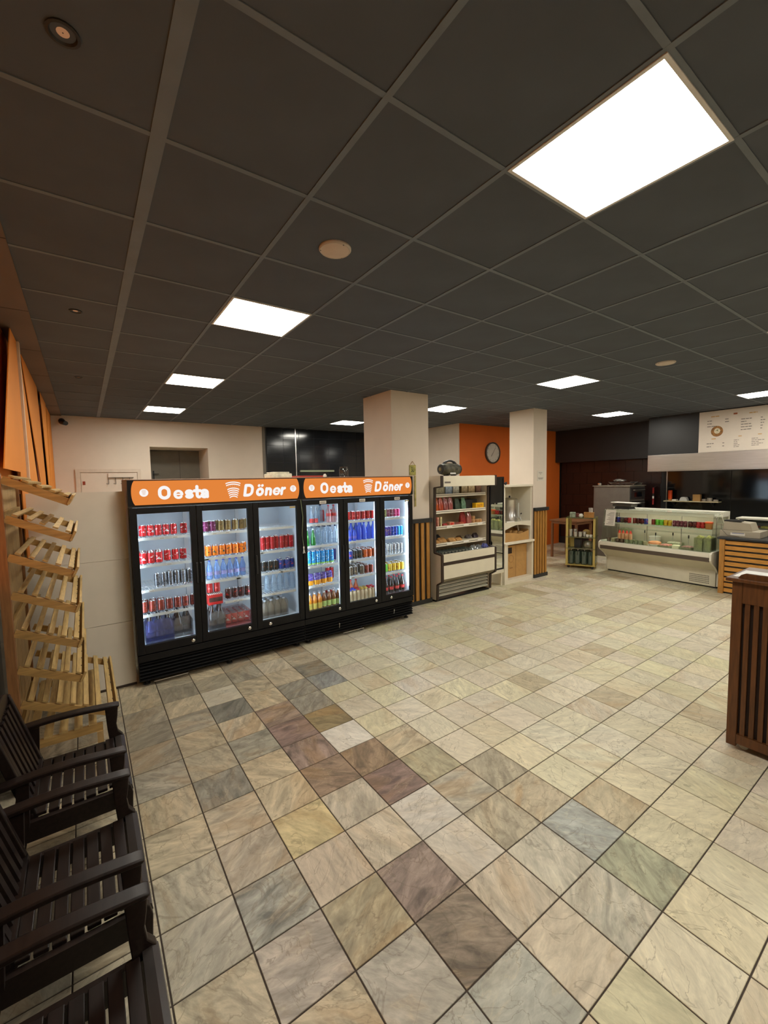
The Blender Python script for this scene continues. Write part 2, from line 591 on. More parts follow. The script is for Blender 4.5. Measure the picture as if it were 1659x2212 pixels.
cells = []
for a in range(int(-YB / T) - 1, int(-YF / T) + 1):
    for b in range(-5, 36):
        cells.append((a, b))
CP = Vector((-0.753, -2.519, 1.9))


def seen_size(ab):
    a, b = ab
    p = Vector(((b + .5) * T, -(a + .5) * T, 0)) - CP
    d = p.dot(fwd)
    if d < 0.25:
        return 0
    u = p.dot(r2) / d * 915.8; v = -p.dot(u2) / d * 915.8
    if abs(u) > 900 or abs(v) > 1190:
        return 0
    y = -(a + .5) * T
    x = (b + .5) * T
    if y > 2.0 and x < 3.4:
        return 0
    if x > 7.9 or y > 4.4:
        return 0
    return 1 / d ** 3


cells.sort(key=seen_size, reverse=True)
near = [c for c in cells[:300] if seen_size(c) > 0]
nset = set(near)
rest = [c for c in cells if c not in nset]
for c in near:
    o = bpy.data.objects.new('floor_tile', tile_mesh('floor_tile', [c]))
    COL.objects.link(o); o.parent = fl
o = bpy.data.objects.new('floor_tiles', tile_mesh('floor_tiles', rest))
COL.objects.link(o); o.parent = fl; o['kind'] = 'stuff'

# ------------------------------------------------------------------ ceiling
M_ceilt = pm('ceiling_board', srgb(80, 87, 96), 0.85, var=0.10, scale=2.5)
M_rail = pm('ceiling_rail', srgb(106, 115, 124), 0.6, var=0.08)
ce = MB().box(XL - 0.2, YF - 0.2, HC + 0.03, XR + 0.2, YB + 0.2, HC + 0.15).build('ceiling', pm('ceiling_void', (0.01, 0.01, 0.01), 0.9))
tag(ce, 'dark grey suspended ceiling of square boards in a grid', 'ceiling', kind='structure')
GX0, GY0, G = -0.455, -0.7126, 0.6
LIGHTS = [(2, -2), (1, 2), (1, 6), (1, 10), (7, 10), (8, 6), (8, 2), (14, 4), (14, 0), (8, -2), (2, -6), (8, -6), (14, -4)]
tilem = None
far = MB()
for i in range(-1, 20):
    for j in range(-8, 13):
        x = GX0 + i * G; y = GY0 + j * G
        if (i, j) in LIGHTS or x > XR or y > YB:
            continue
        if i < 0:
            continue
        if tilem is None:
            tilem = MB().box(0.004, 0.004, 0, G - 0.004, G - 0.004, 0.014).mesh('ceiling_board', M_ceilt)
        if j < -3 or i > 15:
            far.box(x + .004, y + .004, HC, x + G - .004, y + G - .004, HC + .014)
            continue
        o = bpy.data.objects.new('ceiling_board', tilem)
        COL.objects.link(o); o.parent = ce; o.location = (x, y, HC)
# boards of the first bay, cut narrower at the border strip
for j in range(-8, 13):
    y = GY0 + j * G
    if j < -3:
        far.box(-1.0, y + .004, HC, GX0 - .004, y + G - .004, HC + .014)
        continue
    MB().box(-1.0, y + .004, HC, GX0 - .004, y + G - .004, HC + .014).build('ceiling_board', M_ceilt, ce)
far.build('ceiling_boards', M_ceilt, ce, kind='stuff')
for i in range(0, 20):
    x = GX0 + i * G; w = 0.026 if i == 0 else 0.012
    MB().box(x - w, YF, HC - 0.004, x + w, YB, HC - 0.0005).build('ceiling_rail', M_rail, ce)
for j in range(-7, 13):
    y = GY0 + j * G
    MB().box(-1.0, y - .011, HC - 0.0035, XR, y + .011, HC - 0.0008).build('ceiling_rail', M_rail, ce)
bs = MB().box(-1.42, YF, HC - 0.012, -1.0, YB, HC + 0.02).build('trim_1', pm('ceiling_border', srgb(108, 94, 84), 0.8, var=0.1, scale=2))
tag(bs, 'brown plain strip bordering the ceiling above orange window covers', 'ceiling strip', kind='structure')
for k in range(10):
    y = -4 + k * 1.1
    MB().box(-1.16, y, HC - 0.0135, -1.0, y + 0.006, HC - 0.0122).build('joint', M_brownstrip, bs)

# LED panels
LNAMES = ['large square ceiling light panel nearest the camera', 'square ceiling light panel between round speaker and fridges', 'square ceiling light panel third back in row over fridges',
          'square ceiling light panel farthest back, near camera corner wall', 'thin-looking ceiling light panel just beside the first white pillar', 'ceiling light panel between the two white pillars',
          'ceiling light panel above the middle of the floor, toward orange wall', 'ceiling light panel above the oven and deli case', 'ceiling light panel above the menu board',
          'ceiling light panel over the lectern side of the room', 'ceiling light panel behind the viewer', 'ceiling light panel behind the viewer on the counter side', 'ceiling light panel over the order counter end']
M_panel = emitter('led_panel', PANEL_C, PANEL_W)
M_pframe = pm('panel_frame', (0.75, 0.75, 0.74), 0.5)
for n, (i, j) in enumerate(LIGHTS):
    x = GX0 + i * G; y = GY0 + j * G
    t = thing('ceiling_light', LNAMES[n], 'light panel', (x + G / 2, y + G / 2, HC - 0.006), group='square ceiling light panels')
    f = MB()
    for q in ((x + .006, y + .006, x + G - .006, y + .02), (x + .006, y + G - .02, x + G - .006, y + G - .006), (x + .006, y + .02, x + .02, y + G - .02), (x + G - .02, y + .02, x + G - .006, y + G - .02)):
        f.box(q[0], q[1], HC - .008, q[2], q[3], HC + .03)
    f.build('frame', M_pframe, t)
    MB().box(x + .02, y + .02, HC - .006, x + G - .02, y + G - .02, HC - .002).build('diffuser', M_panel, t)

# round speakers and small spots in the ceiling
M_spk = pm('speaker_white', srgb(196, 186, 174), 0.6)
for (x, y, r, lab) in ((0.447, -0.404, 0.088, 'round white ceiling speaker near the middle light panel'), (4.715, -0.364, 0.10, 'round white ceiling speaker above the lectern and deli case')):
    t = thing('ceiling_speaker', lab, 'speaker', (x, y, HC - 0.012), group='round ceiling speakers')
    MB().lathe([(r, HC), (r, HC - .007), (r * .93, HC - .014), (r * .86, HC - .012)], (x, y, 0), 28).build('rim', M_spk, t)
    MB().lathe([(r * .86, HC - .0122), (r * .6, HC - .016), (0.002, HC - .018)], (x, y, 0), 28, cap=False).build('grille', pm('speaker_grille', srgb(206, 192, 178), 0.7), t)
    b = MB()
    for a in (0.6, 2.7, 4.8):
        b.lathe([(.004, HC - .0165), (.0035, HC - .0142)], (x + r * .9 * math.cos(a), y + r * .9 * math.sin(a), 0), 8)
    b.build('screw', M_ink, t)
M_spot = emitter('spot_lens', (1.0, 0.45, 0.2), 0.30)
for n, y in enumerate((-0.964, 1.354, 3.65)):
    t = thing('ceiling_spot', ['dim recessed ceiling spot nearest the camera, above the chairs', 'dim recessed ceiling spot above the wooden bread rack', 'dim recessed ceiling spot farthest back beside orange covers'][n], 'spotlight', (-0.725, y, HC - .006), group='dim recessed spots')
    MB().lathe([(.04, HC + .01), (.042, HC - .005), (.034, HC - .006), (.028, HC + .004)], (-0.725, y, 0), 18, cap=False).build('ring', M_blackm, t)
    MB().lathe([(.0275, HC + .003), (.014, HC - .0005), (.002, HC - .001)], (-0.725, y, 0), 16, cap=False).build('lens', M_spot, t)

# ------------------------------------------------------------------ walls
M_dkwall = pm('dark_wall', srgb(52, 46, 42), 0.7, var=0.1, scale=3)
w = MB().box(XL - .1, YF, 0, XL, YB, HC).build('wall_left', M_dkwall)
tag(w, 'dark wall behind the orange window covers and chairs', 'wall', kind='structure')
w = MB().box(XL - .1, YF - .1, 0, XR + .1, YF, HC).build('wall_front', M_white)
tag(w, 'pale wall behind the viewer', 'wall', kind='structure')
# back wall with a doorway recess, x .36..1.45, top 2.64
w = MB()
w.box(XL, YB, 0, 0.36, YB + .1, HC)
w.box(1.45, YB, 0, 2.64, YB + .1, HC)
w.box(0.36, YB, 2.65, 1.45, YB + .1, HC)
w.box(1.45, YB + .1, 0, 1.53, YB + 1.0, 2.75)        # right reveal
w.box(0.26, YB + .1, 0, 0.36, YB + 1.0, 2.75)
w.box(0.36, YB + .1, 2.65, 1.45, YB + 1.0, 2.75)
wb = w.build('wall_back', M_white)
tag(wb, 'beige white back wall with a deep doorway', 'wall', kind='structure')
d = thing('door_1', 'grey flush door standing deep in the back wall doorway', 'door', (0.9, YB + .9, 0), kind='structure')
MB().box(0.36, YB + .86, 0, 1.45, YB + .9, 2.64).build('door_leaf', pm('grey_door', srgb(118, 112, 100), 0.6), d)
MB().box(1.03, YB + .853, 0, 1.036, YB + .86, 2.64).build('door_gap', M_brownstrip, d)
MB().box(0.36, YB + .83, 0, 0.43, YB + .86, 2.64).build('door_edge', M_dkwall, d)
h = MB().box(.49, YB + .845, 2.0, .52, YB + .86, 2.2)
h.tube([(.505, YB + .85, 2.13), (.505, YB + .80, 2.13), (.60, YB + .80, 2.13)], .009)
h.build('door_handle', M_blackm, d)
# white door with frame and hook rail, left of the doorway
d = thing('door_2', 'white door with raised frame and hook rail on back wall', 'door', (-.35, YB - .02, 0), kind='structure')
MB().box(-.78, YB - .012, 0, .11, YB - .002, 2.14).build('door_leaf', M_white, d)
f = MB()
f.box(-.86, YB - .03, 0, -.79, YB - .001, 2.21); f.box(.12, YB - .03, 0, .18, YB - .001, 2.21); f.box(-.79, YB - .03, 2.15, .12, YB - .001, 2.21)
f.build('door_frame', pm('door_frame_white', srgb(216, 200, 182), 0.6), d)
MB().box(-.76, YB - .02, 1.92, -.72, YB - .012, 1.985).build('door_sticker', pm('red_sticker', srgb(150, 60, 30), 0.6), d)
t = thing('hook_rail', 'white hook rail hanging over the white door', 'hook rail', (-.15, YB - .05, 2.0), group=None)
MB().box(-.36, YB - .045, 2.05, .05, YB - .015, 2.13).build('rail_board', M_white, t)
MB().tube([(-.36, YB - .05, 2.05), (.05, YB - .05, 2.05)], .006).build('bar', M_ink, t)
for k in range(4):
    x = -.36 + k * .115
    MB().tube([(x, YB - .05, 2.05), (x, YB - .05, 1.94), (x, YB - .08, 1.93), (x - .04, YB - .085, 1.935)], .006).build('hook', M_ink, t)
t = thing('security_camera', 'small dark security camera in the top corner of back wall', 'camera', (-.98, YB - .05, 2.98))
MB().lathe([(.05, 0), (.05, .03), (.03, .04)], (-1.0, YB - .045, 3.06), 14, axis='y').build('mount', M_blackm, t)
MB().tube([(-1.0, YB - .02, 3.06), (-.97, YB - .12, 3.03)], .015).build('arm', M_blackm, t)
MB().tube([(-1.0, YB - .09, 3.04), (-.94, YB - .25, 3.0)], [.045, .038], 12).build('body', M_blackm, t)

# glossy black tiled wall right of the back wall
M_btile = pm('black_gloss_tile', (0.010, 0.012, 0.016), 0.12, var=0.2, spec=0.6)
w = MB().box(2.64, YB + .006, 0, 6.4, YB + .1, HC).build('wall_back_tiled', pm('black_grout', (0.03, 0.032, 0.036), 0.7))
tag(w, 'glossy black tiled wall between back wall and white pillar', 'wall', kind='structure')
for i in range(9):
    for j in range(8):
        x = 2.74 + i * .40; z = 1.56 + j * .2
        x1 = min(x + .395, 6.39)
        if x1 - x < .1 or z + .195 > HC:
            continue
        MB().box(x + .003, YB, z, x1, YB + .006, z + .195).build('wall_tile', M_btile, w)
MB().box(2.64, YB - .012, 0, 2.70, YB + .006, HC).build('edge_strip', pm('grey_edge', srgb(120, 112, 100), 0.5), w)
MB().box(3.44, YB - .004, 0, 3.46, YB + .002, HC).build('corner_strip', M_steel, w)
t = thing('strip_lamp', 'pale green horizontal strip lamp on the black tiled wall', 'lamp', (4.0, YB - .03, 2.13))
MB().box(3.54, YB - .05, 2.14, 4.45, YB - .001, 2.18).build('tube', emitter('strip_glow', srgb(178, 182, 140), 0.55), t)
MB().box(3.52, YB - .04, 2.145, 3.54, YB - .001, 2.175).build('end_cap', M_ink, t)

# orange / white block behind the cooler
w = MB()
w.prism([(4.5, 0), (YB, 0), (YB, HC), (4.5, HC)], 'x', 6.33, 6.36)
wo = w.build('wall_white_side', M_white)
tag(wo, 'white wall face between first pillar and orange wall', 'wall', kind='structure')
w = MB().prism([(6.3605, 0), (10.36, 0), (10.36, 2.30), (10.15, 2.38), (10.15, HC), (6.3605, HC)], 'y', 4.5, 4.6).build('wall_orange', M_orange)
tag(w, 'orange painted wall behind the clock and second pillar', 'wall', kind='structure')
# dark wall behind the counter
M_blackwall = pm('black_wall', srgb(33, 33, 34), 0.45, var=0.08, scale=2)
w = MB()
w.box(10.15, 1.88, 2.36, 10.25, 4.5, HC)
w.box(9.65, YF, 2.0, 9.75, 1.88, HC)
w.box(9.75, 1.86, 2.0, 10.15, 1.88, HC)
w.box(10.42, YF, 0, 10.52, 4.6, 2.4)
w.box(9.75, YF, 2.30, 10.42, 1.88, 2.36); w.box(10.15, 1.88, 2.30, 10.42, 4.5, 2.36)
w = w.build('wall_right', M_blackwall)
tag(w, 'black wall above and behind the deli counter', 'wall', kind='structure')
M_rtile = pm('dark_red_tile', srgb(38, 22, 20), 0.22, var=0.25, spec=0.5)
for j in range(7):
    for i in range(7):
        y = 1.92 + i * .4 - (j % 2) * .2; z = .2 + j * .3
        y0 = max(y, 1.9); y1 = min(y + .394, 4.49)
        if y1 - y0 < .05:
            continue
        MB().box(10.41, y0, z, 10.42, y1, z + .294).build('wall_tile', M_rtile, w)
M_bglass = pm('black_glass', (0.006, 0.007, 0.009), 0.08, var=0.2, spec=0.6)
for i in range(5):
    y1 = 1.76 - i * 1.2
    MB().box(10.405, y1 - 1.19, .9, 10.42, y1, 2.0).build('glass_panel', M_bglass, w)
MB().box(10.395, 1.765, .9, 10.42, 1.785, 2.0).build('edge_strip', M_steel, w)

# pillars
def slats(parent, x0, x1, y, z0, z1, n, cap=True):
    pitch = (x1 - x0) / n
    for k in range(n):
        a = x0 + k * pitch + pitch * .18
        MB().box(a, y - .035, z0 + .03, a + pitch * .55, y - .012, z1).build('slat', M_slatwood, parent)


for n, (x0, x1, y0, y1, lab, zc, ns) in enumerate(((2.86, 3.55, 2.375, 3.1, 'thick white pillar beside the drinks fridges', 1.25, 6), (6.08, 6.49, 2.33, 2.87, 'white pillar with wood slats beside the shelf unit', 1.27, 5))):
    p = MB().box(x0, y0, 0, x1, y1, HC).build('pillar', M_white)
    tag(p, lab, 'pillar', kind='structure')
    xs = x0 if n else 2.9
    t = thing('slat_panel', ['wood slat panel on the pillar between fridge and open cooler', 'wood slat panel on the pillar right of the shelf unit'][n], 'wall panel', ((xs + x1) / 2, y0, 0), group='wood slat panels')
    MB().box(xs, y0 - .012, .01, x1 + .005, y0 - .001, zc).build('backing', M_blackm, t)
    MB().box(xs, y0 - .05, zc, x1 + .02, y0 - .001, zc + .06).build('top_rail', M_blackm, t)
    MB().box(xs, y0 - .04, .002, x1 + .01, y0 - .0125, .07).build('bottom_rail', M_blackm, t)
    slats(t, xs, x1, y0, .04, zc, ns)

# ------------------------------------------------------------------ orange window covers on the left
M_cover = pm('orange_cloth', srgb(230, 140, 48), 0.8, var=0.05, scale=2)
M_covershade = pm('orange_cloth_shade', srgb(150, 70, 18), 0.85, var=0.08, scale=2)  # darker copy of the cloth: shade in the gaps put into the colour
wn = thing('window_1', 'orange covered shop window along the left wall', 'window', (-1.19, 3.0, 1.3), kind='structure')
MB().box(-1.245, -3.0, 1.30, -1.235, YB, HC - .012).build('cover_backing', M_covershade, wn)
covers = [  # (y bottom start, y bottom end, y top start, y top end, x offset, label)
    ((-2.9, -0.4, -2.9, 0.4), -1.220), ((-0.25, 3.2, 0.5, 3.2), -1.212), ((1.90, 2.338, 1.97, 2.338), -1.152),
    ((2.41, 3.85, 2.44, 2.50), -1.150), ((4.50, 5.00, 2.80, 4.45), -1.160), ((5.25, 5.40, 4.75, 5.75), -1.148), ((5.60, 7.04, 6.05, 7.04), -1.156)]
clab = ['nearest orange window cover, beside the chairs', 'orange window cover just above the bread rack', 'orange window cover ending at the white upright strip',
        'orange window cover tapering upward beyond the white strip', 'orange window cover with a slanted dark edge, middle of far stretch', 'narrow orange window cover near the far corner', 'orange window cover meeting the back wall']
for k, ((a, b_, c_, d_), x) in enumerate(covers):
    ol = [(a, 1.32), (b_, 1.32), (d_, HC - .016), (c_, HC - .016)]
    if k == 2:
        ol += [(1.05, 2.02), (1.90, 2.02)]
    MB().prism(ol, 'x', x - .006, x).solo('window_cover', M_cover, clab[k], 'window cover', 'orange window covers')
MB().box(-1.155, 2.345, 1.30, -1.135, 2.40, HC - .016).build('mullion', pm('pale_mullion', srgb(222, 196, 168), 0.6), wn)
MB().box(-1.245, -3.0, 1.26, -1.212, YB, 1.30).build('sill', M_dkwall, wn)
MB().box(-1.21, 1.92, 1.40, -1.20, 1.98, 1.48).build('socket', M_paper, wn)
MB().box(-1.4, 0.9, 0.2, -1.385, YB, 1.2).build('lower_panel', pm('grey_panel', srgb(112, 106, 98), 0.6), wn)

# white partition between left wall and first fridge
p = thing('wall_partition', 'white board partition closing the gap left of the first fridge', 'partition', (-.8, 2.1, 0), kind='structure')
for z0, z1 in ((.02, .618), (.622, 1.213), (1.217, 1.845)):
    MB().box(-1.41, 2.085, z0, -.445, 2.105, z1).build('panel', pm('partition_white', srgb(214, 206, 192), 0.6, var=0.02), p)
MB().box(-1.41, 2.075, 0.0, -.445, 2.11, .02).build('foot_rail', M_brownstrip, p)

# ------------------------------------------------------------------ glass-door refrigerators
YD = 1.92       # front face of the doors
M_sign = emitter('sign_orange', srgb(246, 144, 66), 0.84)
M_signw = emitter('sign_white', (1.0, 0.97, 0.95), 0.95)
M_signp = emitter('sign_pale', srgb(240, 190, 160), 0.8)
M_tube = emitter('led_tube', TUBE_C, TUBE_W)
SHZ = [1.400, 1.143, 0.905, 0.668]
FLZ = 0.372
FR = [(-.435, 1.2425, [(-.372, .074), (.187, .632), (.750, 1.183)]), (1.2445, 2.858, [(1.300, 1.727), (1.847, 2.263), (2.391, 2.800)])]
FNAME = ['left', 'right']
DOORN = ['first', 'second', 'third', 'fourth', 'fifth', 'sixth']


def sign_outline(x0, x1, z0, z1):
    pts = []
    n = 10; bul = .045; cz = (z0 + z1) / 2; hh = (z1 - z0) / 2
    for k in range(n + 1):
        t = -1 + 2 * k / n
        pts.append((x1 - bul + bul * math.sqrt(max(0, 1 - .82 * t * t)) - .0, cz + t * hh))
    for k in range(n + 1):
        t = 1 - 2 * k / n
        pts.append((x0 + bul - bul * math.sqrt(max(0, 1 - .82 * t * t)), cz + t * hh))
    return pts


def cone_logo(mb, cx, cz, w, h, y, m=0, bars=8, skip=2, thick=.55):
    for b in range(bars):
        t = b / (bars - 1)
        ww = w * (1 - .48 * t) / 2
        zc = cz + h / 2 - t * h * .86
        th = h / bars * thick
        sag = h * .09
        n = 10
        if b == skip:
            for q in (-.72, -.42, -.12, .18, .48, .78):
                xx = cx + q * ww
                zz = zc + sag * (1 - q * q) - sag
                mb.poly([(xx - w * .022, y, zz - th * .3), (xx + w * .022, y, zz - th * .3), (xx + w * .022, y, zz + th * .5), (xx - w * .022, y, zz + th * .5)], m + 1)
            continue
        for k in range(n):
            a, c = -1 + 2 * k / n, -1 + 2 * (k + 1) / n
            za, zb = zc + sag * (1 - a * a) - sag, zc + sag * (1 - c * c) - sag
            mb.poly([(cx + a * ww, y, za - th / 2), (cx + c * ww, y, zb - th / 2), (cx + c * ww, y, zb + th / 2), (cx + a * ww, y, za + th / 2)], m)


def fridge(n):
    x0, x1, doors = FR[n]
    yb = 2.56
    lab = ['black three-door drinks fridge with orange lit sign, the left one', 'black three-door drinks fridge with orange lit sign, beside the pillar'][n]
    t = thing('drinks_fridge', lab, 'fridge', ((x0 + x1) / 2, (YD + yb) / 2, 0), group='black drinks fridges with orange signs')
    s = MB()
    s.box(x0, YD + .045, .31, x0 + .035, yb, 1.945); s.box(x1 - .035, YD + .045, .31, x1, yb, 1.945)
    s.box(x0 + .035, yb - .03, .31, x1 - .035, yb, 1.945); s.box(x0 + .035, YD + .045, 1.70, x1 - .035, yb - .03, 1.945)
    s.box(x0 + .035, YD + .045, .31, x1 - .035, yb - .03, .345)
    s.build('cabinet', M_black, t, bev=.004)
    l = MB()
    l.poly([(x0 + .036, yb - .031, .346), (x1 - .036, yb - .031, .346), (x1 - .036, yb - .031, 1.699), (x0 + .036, yb - .031, 1.699)])
    l.poly([(x0 + .036, YD + .05, .346), (x0 + .036, yb - .031, .346), (x0 + .036, yb - .031, 1.699), (x0 + .036, YD + .05, 1.699)])
    l.poly([(x1 - .036, YD + .05, .346), (x1 - .036, yb - .031, .346), (x1 - .036, yb - .031, 1.699), (x1 - .036, YD + .05, 1.699)])
    l.poly([(x0 + .036, YD + .05, 1.699), (x1 - .036, YD + .05, 1.699), (x1 - .036, yb - .031, 1.699), (x0 + .036, yb - .031, 1.699)])
    l.box(x0 + .036, YD + .05, .346, x1 - .036, yb - .032, FLZ)
    l.build('liner', M_liner, t)
    # back ribs and shelf standards
    for k, (a, b) in enumerate(doors):
        sx = b + .056 if k < 2 else b - .02
        if k < 2:
            for q in (-.022, .022):
                MB().box(sx + q - .006, YD + .10, FLZ, sx + q + .006, YD + .116, 1.69).build('shelf_standard', M_wire, t)
            MB().box(sx - .02, yb - .06, FLZ, sx + .02, yb - .033, 1.69).build('shelf_standard', M_wire, t)
    # LED tubes just inside the door edges
    tubes = [x0 + .048, doors[0][1] + .082, doors[1][1] + .082] + ([x1 - .052] if n else [])
    for xx in tubes:
        MB().tube([(xx, YD + .062, .46), (xx, YD + .062, 1.62)], .009, 8).build('led_tube', M_tube, t)
    # top lamp over the shelves
    # base with louvres
    MB().box(x0 + .004, YD + .05, .05, x1 - .004, yb - .05, .309).build('base', M_black, t)
    MB().box(x0, YD + .012, .245, x1, YD + .05, .309).build('base_board', M_black, t, bev=.003)
    for k in range(6):
        z = .222 - k * .032
        MB().prism([(YD + .05, z + .022), (YD + .018, z + .004), (YD + .018, z), (YD + .05, z + .016)], 'x', x0 + .01, x1 - .01).build('louvre', M_black, t)
    for xx in (x0 + .07, (x0 + x1) / 2, x1 - .07):
        for yy in (YD + .1, yb - .1):
            MB().lathe([(.03, .0005), (.03, .012), (.014, .014), (.014, .055)], (xx, yy, 0), 12).build('foot', M_blackm, t)
    hl = MB().box(x0 + .12, YD + .016, .035, x0 + .42, YD + .022, .043) if n == 0 else MB().box(x0 + .5, YD + .016, .035, x0 + .8, YD + .022, .043)
    hl.build('rail', M_steel, t)
    if n == 1:
        for xx, z in ((x0 + .45, .17), (x0 + 1.28, .18)):
            MB().lathe([(.012, 0), (.012, -.012), (.006, -.022)], (xx, YD + .03, z), 10, axis='y').build('base_lock', M_chrome, t)
            MB().tube([(xx, YD + .01, z), (xx - .006, YD + .01, z - .05)], .004).build('key', M_chrome, t)
    # doors
    for k, (a, b) in enumerate(doors):
        da = x0 + .004 if k == 0 else doors[k - 1][1] + .0595
        db = x1 - .004 if k == 2 else b + .0535
        f = MB()
        zb, zt = .322, 1.69
        f.box(da, YD, zb, a, YD + .042, zt); f.box(b, YD, zb, db, YD + .042, zt)
        f.box(a, YD, zb, b, YD + .042, .402); f.box(a, YD, 1.634, b, YD + .042, zt)
        fo = f.build('door', M_black, t, bev=.003)
        MB().box(a - .004, YD + .016, .398, b + .004, YD + .022, 1.638).build('pane', M_glass, fo)
        if k < 2:
            MB().box(db + .0005, YD + .02, zb, db + .0050, YD + .038, zt).build('chrome_strip', pm('strip_grey', srgb(120, 112, 96), 0.35, 0.6), fo)
        MB().lathe([(.017, -.0005), (.017, -.006), (.007, -.012)], (b - .03 if k != 2 else a + .08, YD, .36), 14, axis='y').build('lock', M_chrome, fo)
        hx = da + .012 if k == 2 or k == 1 else db - .02
        MB().prism([(YD - .001, .92), (YD - .012, .93), (YD - .012, 1.12), (YD - .001, 1.13)], 'x', hx, hx + .012).build('handle', M_blackm, fo)
    # trim lines
    MB().box(x0, YD + .006, 1.694, x1, YD + .044, 1.706).build('trim_line', pm('dark_trim', (0.05, 0.048, 0.045), 0.3, 0.4), t)
    # sign
    MB().box(x0, YD - .004, 1.707, x1, YD + .044, 1.945).build('sign_box', M_black, t)
    sx0, sx1 = x0 + .028, x1 - .026
    sg = MB().prism(sign_outline(sx0, sx1, 1.716, 1.937), 'y', YD - .012, YD - .0045).build('sign_panel', M_sign, t)
    W = sx1 - sx0
    y = YD - .0128
    k_ = W / 1.62
    for chs, xs_, sh_ in (('Oesta', (.214, .343, .446, .526, .585), 0.0), ('Do:ner', (.996, 1.125, 1.125, 1.222, 1.306, 1.395), .17)):
        for ch, xo in zip(chs, xs_):
            le = MB()
            pen(le, ch, lambda p, q: (sx0 + (xo + (p + sh_ * q) * .125) * k_, y, 1.760 + q * .127))
            le.build('letter' if ch != ':' else 'umlaut', M_signw, sg)
    lo = MB(); cone_logo(lo, sx0 + W * .555, 1.828, W * .092, .165, y)
    lo.build('logo', [M_signw, M_signp], sg)
    for xx in (sx0 + W * .062, sx0 + W * .955):
        lo = MB().disc((xx, y, 1.828), .036, 'y', 0, 24)
        cone_logo(lo, xx, 1.828, .038, .046, y - .0006, 1, 7, 99, .4)
        lo.build('badge', [M_signw, M_signp], sg)
    MB().box(x0, YD - .004, 1.9455, x1, yb, 1.951).build('top_edge', pm('pale_edge', srgb(190, 160, 140), 0.5), t)
    # wire shelves
    for k, (a, b) in enumerate(doors):
        xa = x0 + .045 if k == 0 else doors[k - 1][1] + .062
        xb = x1 - .068 if k == 2 else b + .030
        for si, z in enumerate(SHZ):
            if n == 0 and k == 1:
                xa = .385 if si == 3 else doors[0][1] + .062
            if n == 1 and k == 1 and si == 3:
                z = .70
            wm = MB()
            for yy in (YD + .085, YD + .26, YD + .44, YD + .58):
                wm.box(xa, yy - .003, z - .006, xb, yy + .003, z)
            m_ = 16
            for q in range(m_ + 1):
                xx = xa + (xb - xa) * q / m_
                wm.box(xx - .0014, YD + .085, z - .003, xx + .0014, YD + .58, z + .0)
            so = wm.build('wire_shelf', M_wire, t)
            MB().box(xa, YD + .076, z - .022, xb, YD + .081, z + .004).build('price_rail', pm('price_rail', srgb(214, 216, 214), 0.4), so)
            tg = MB()
            rr = random.Random(n * 50 + k * 9 + si)
            for q in range(rr.randint(1, 3)):
                xx = xa + (xb - xa) * rr.uniform(.1, .8)
                tg.box(xx, YD + .0745, z - .018, xx + .05, YD + .0758, z - .003, 0)
                tg.box(xx + .006, YD + .0738, z - .013, xx + .044, YD + .0745, z - .009, 1)
            tg.build('price_tag', [M_paper, M_ink], so)
    if n == 1:   # small tags over the doors
        for a, b in doors:
            xx = (a + b) / 2
            tg = MB().box(xx - .045, YD - .003, 1.642, xx + .04, YD - .0005, 1.676, 0)
            for q in range(5):
                tg.box(xx - .036 + q * .014, YD - .004, 1.652, xx - .027 + q * .014, YD - .003, 1.666, 1)
            tg.build('door_tag', [M_paper, M_ink], t)
    if n == 0:
        MB().box(1.10, YD - .002, 1.612, 1.165, YD + .0, 1.63).build('maker_plate', pm('brass_plate', srgb(190, 170, 110), 0.4, 0.6), t)
    else:
        MB().box(2.72, YD - .002, 1.612, 2.785, YD + .0, 1.63).build('maker_plate', pm('brass_plate', srgb(190, 170, 110), 0.4, 0.6), t)
    return t


fridge(0)
fridge(1)
# pull cord hanging between the fridges
t = thing('hanging_string', 'thin pale green cord hanging in the gap between both fridges', 'cord', (1.235, YD - .01, 1.1))
MB().tube([(1.225, YD - .022, 1.70), (1.245, YD - .02, 1.5), (1.23, YD - .018, 1.3), (1.245, YD - .018, 1.17)], .0035).build('cord', pm('cord_green', srgb(120, 130, 96), 0.7), t)
MB().lathe([(.006, 0), (.009, .02), (.005, .03)], (1.245, YD - .018, 1.14), 8).tube([(1.245, YD - .018, 1.14), (1.236, YD - .018, 1.09)], .004).tube([(1.245, YD - .018, 1.14), (1.256, YD - .018, 1.092)], .004).build('plug', M_paper, t)

# on top of the fridges
m = MB().box(.98, 2.1, 1.9515, 1.22, 2.36, 2.0); m.box(1.0, 2.12, 2.0, 1.2, 2.34, 2.018)
m.solo('wrapped_pack', pm('white_wrap', srgb(226, 222, 200), 0.4, var=0.25, scale=18, bump=.6), 'white wrapped pack lying on top of left fridge', 'package', bev=.012)
MB().box(1.32, 2.12, 1.9515, 1.66, 2.4, 1.972).solo('red_folder', pm('red_folder', srgb(180, 60, 48), 0.5), 'flat red folder on top of the right fridge', 'folder', bev=.003)
MB().lathe([(.018, 1.9515), (.024, 1.965), (.014, 1.985), (.012, 1.99)], (1.62, 2.06, 0), 12).solo('small_bowl', M_paper, 'tiny white dish on top of right fridge', 'dish')
MB().lathe([(.055, 1.9515), (.06, 1.96), (.06, 2.05), (.05, 2.07), (.052, 2.085)], (2.02, 2.3, 0), 16).solo('glass_jar', glassy('jar_film', (.75, .77, .76), .1), 'empty clear jar on top of the right fridge', 'jar')

# ------------------------------------------------------------------ drinks
M_canlid = pm('can_lid', (0.75, 0.76, 0.78), 0.25, 1.0)


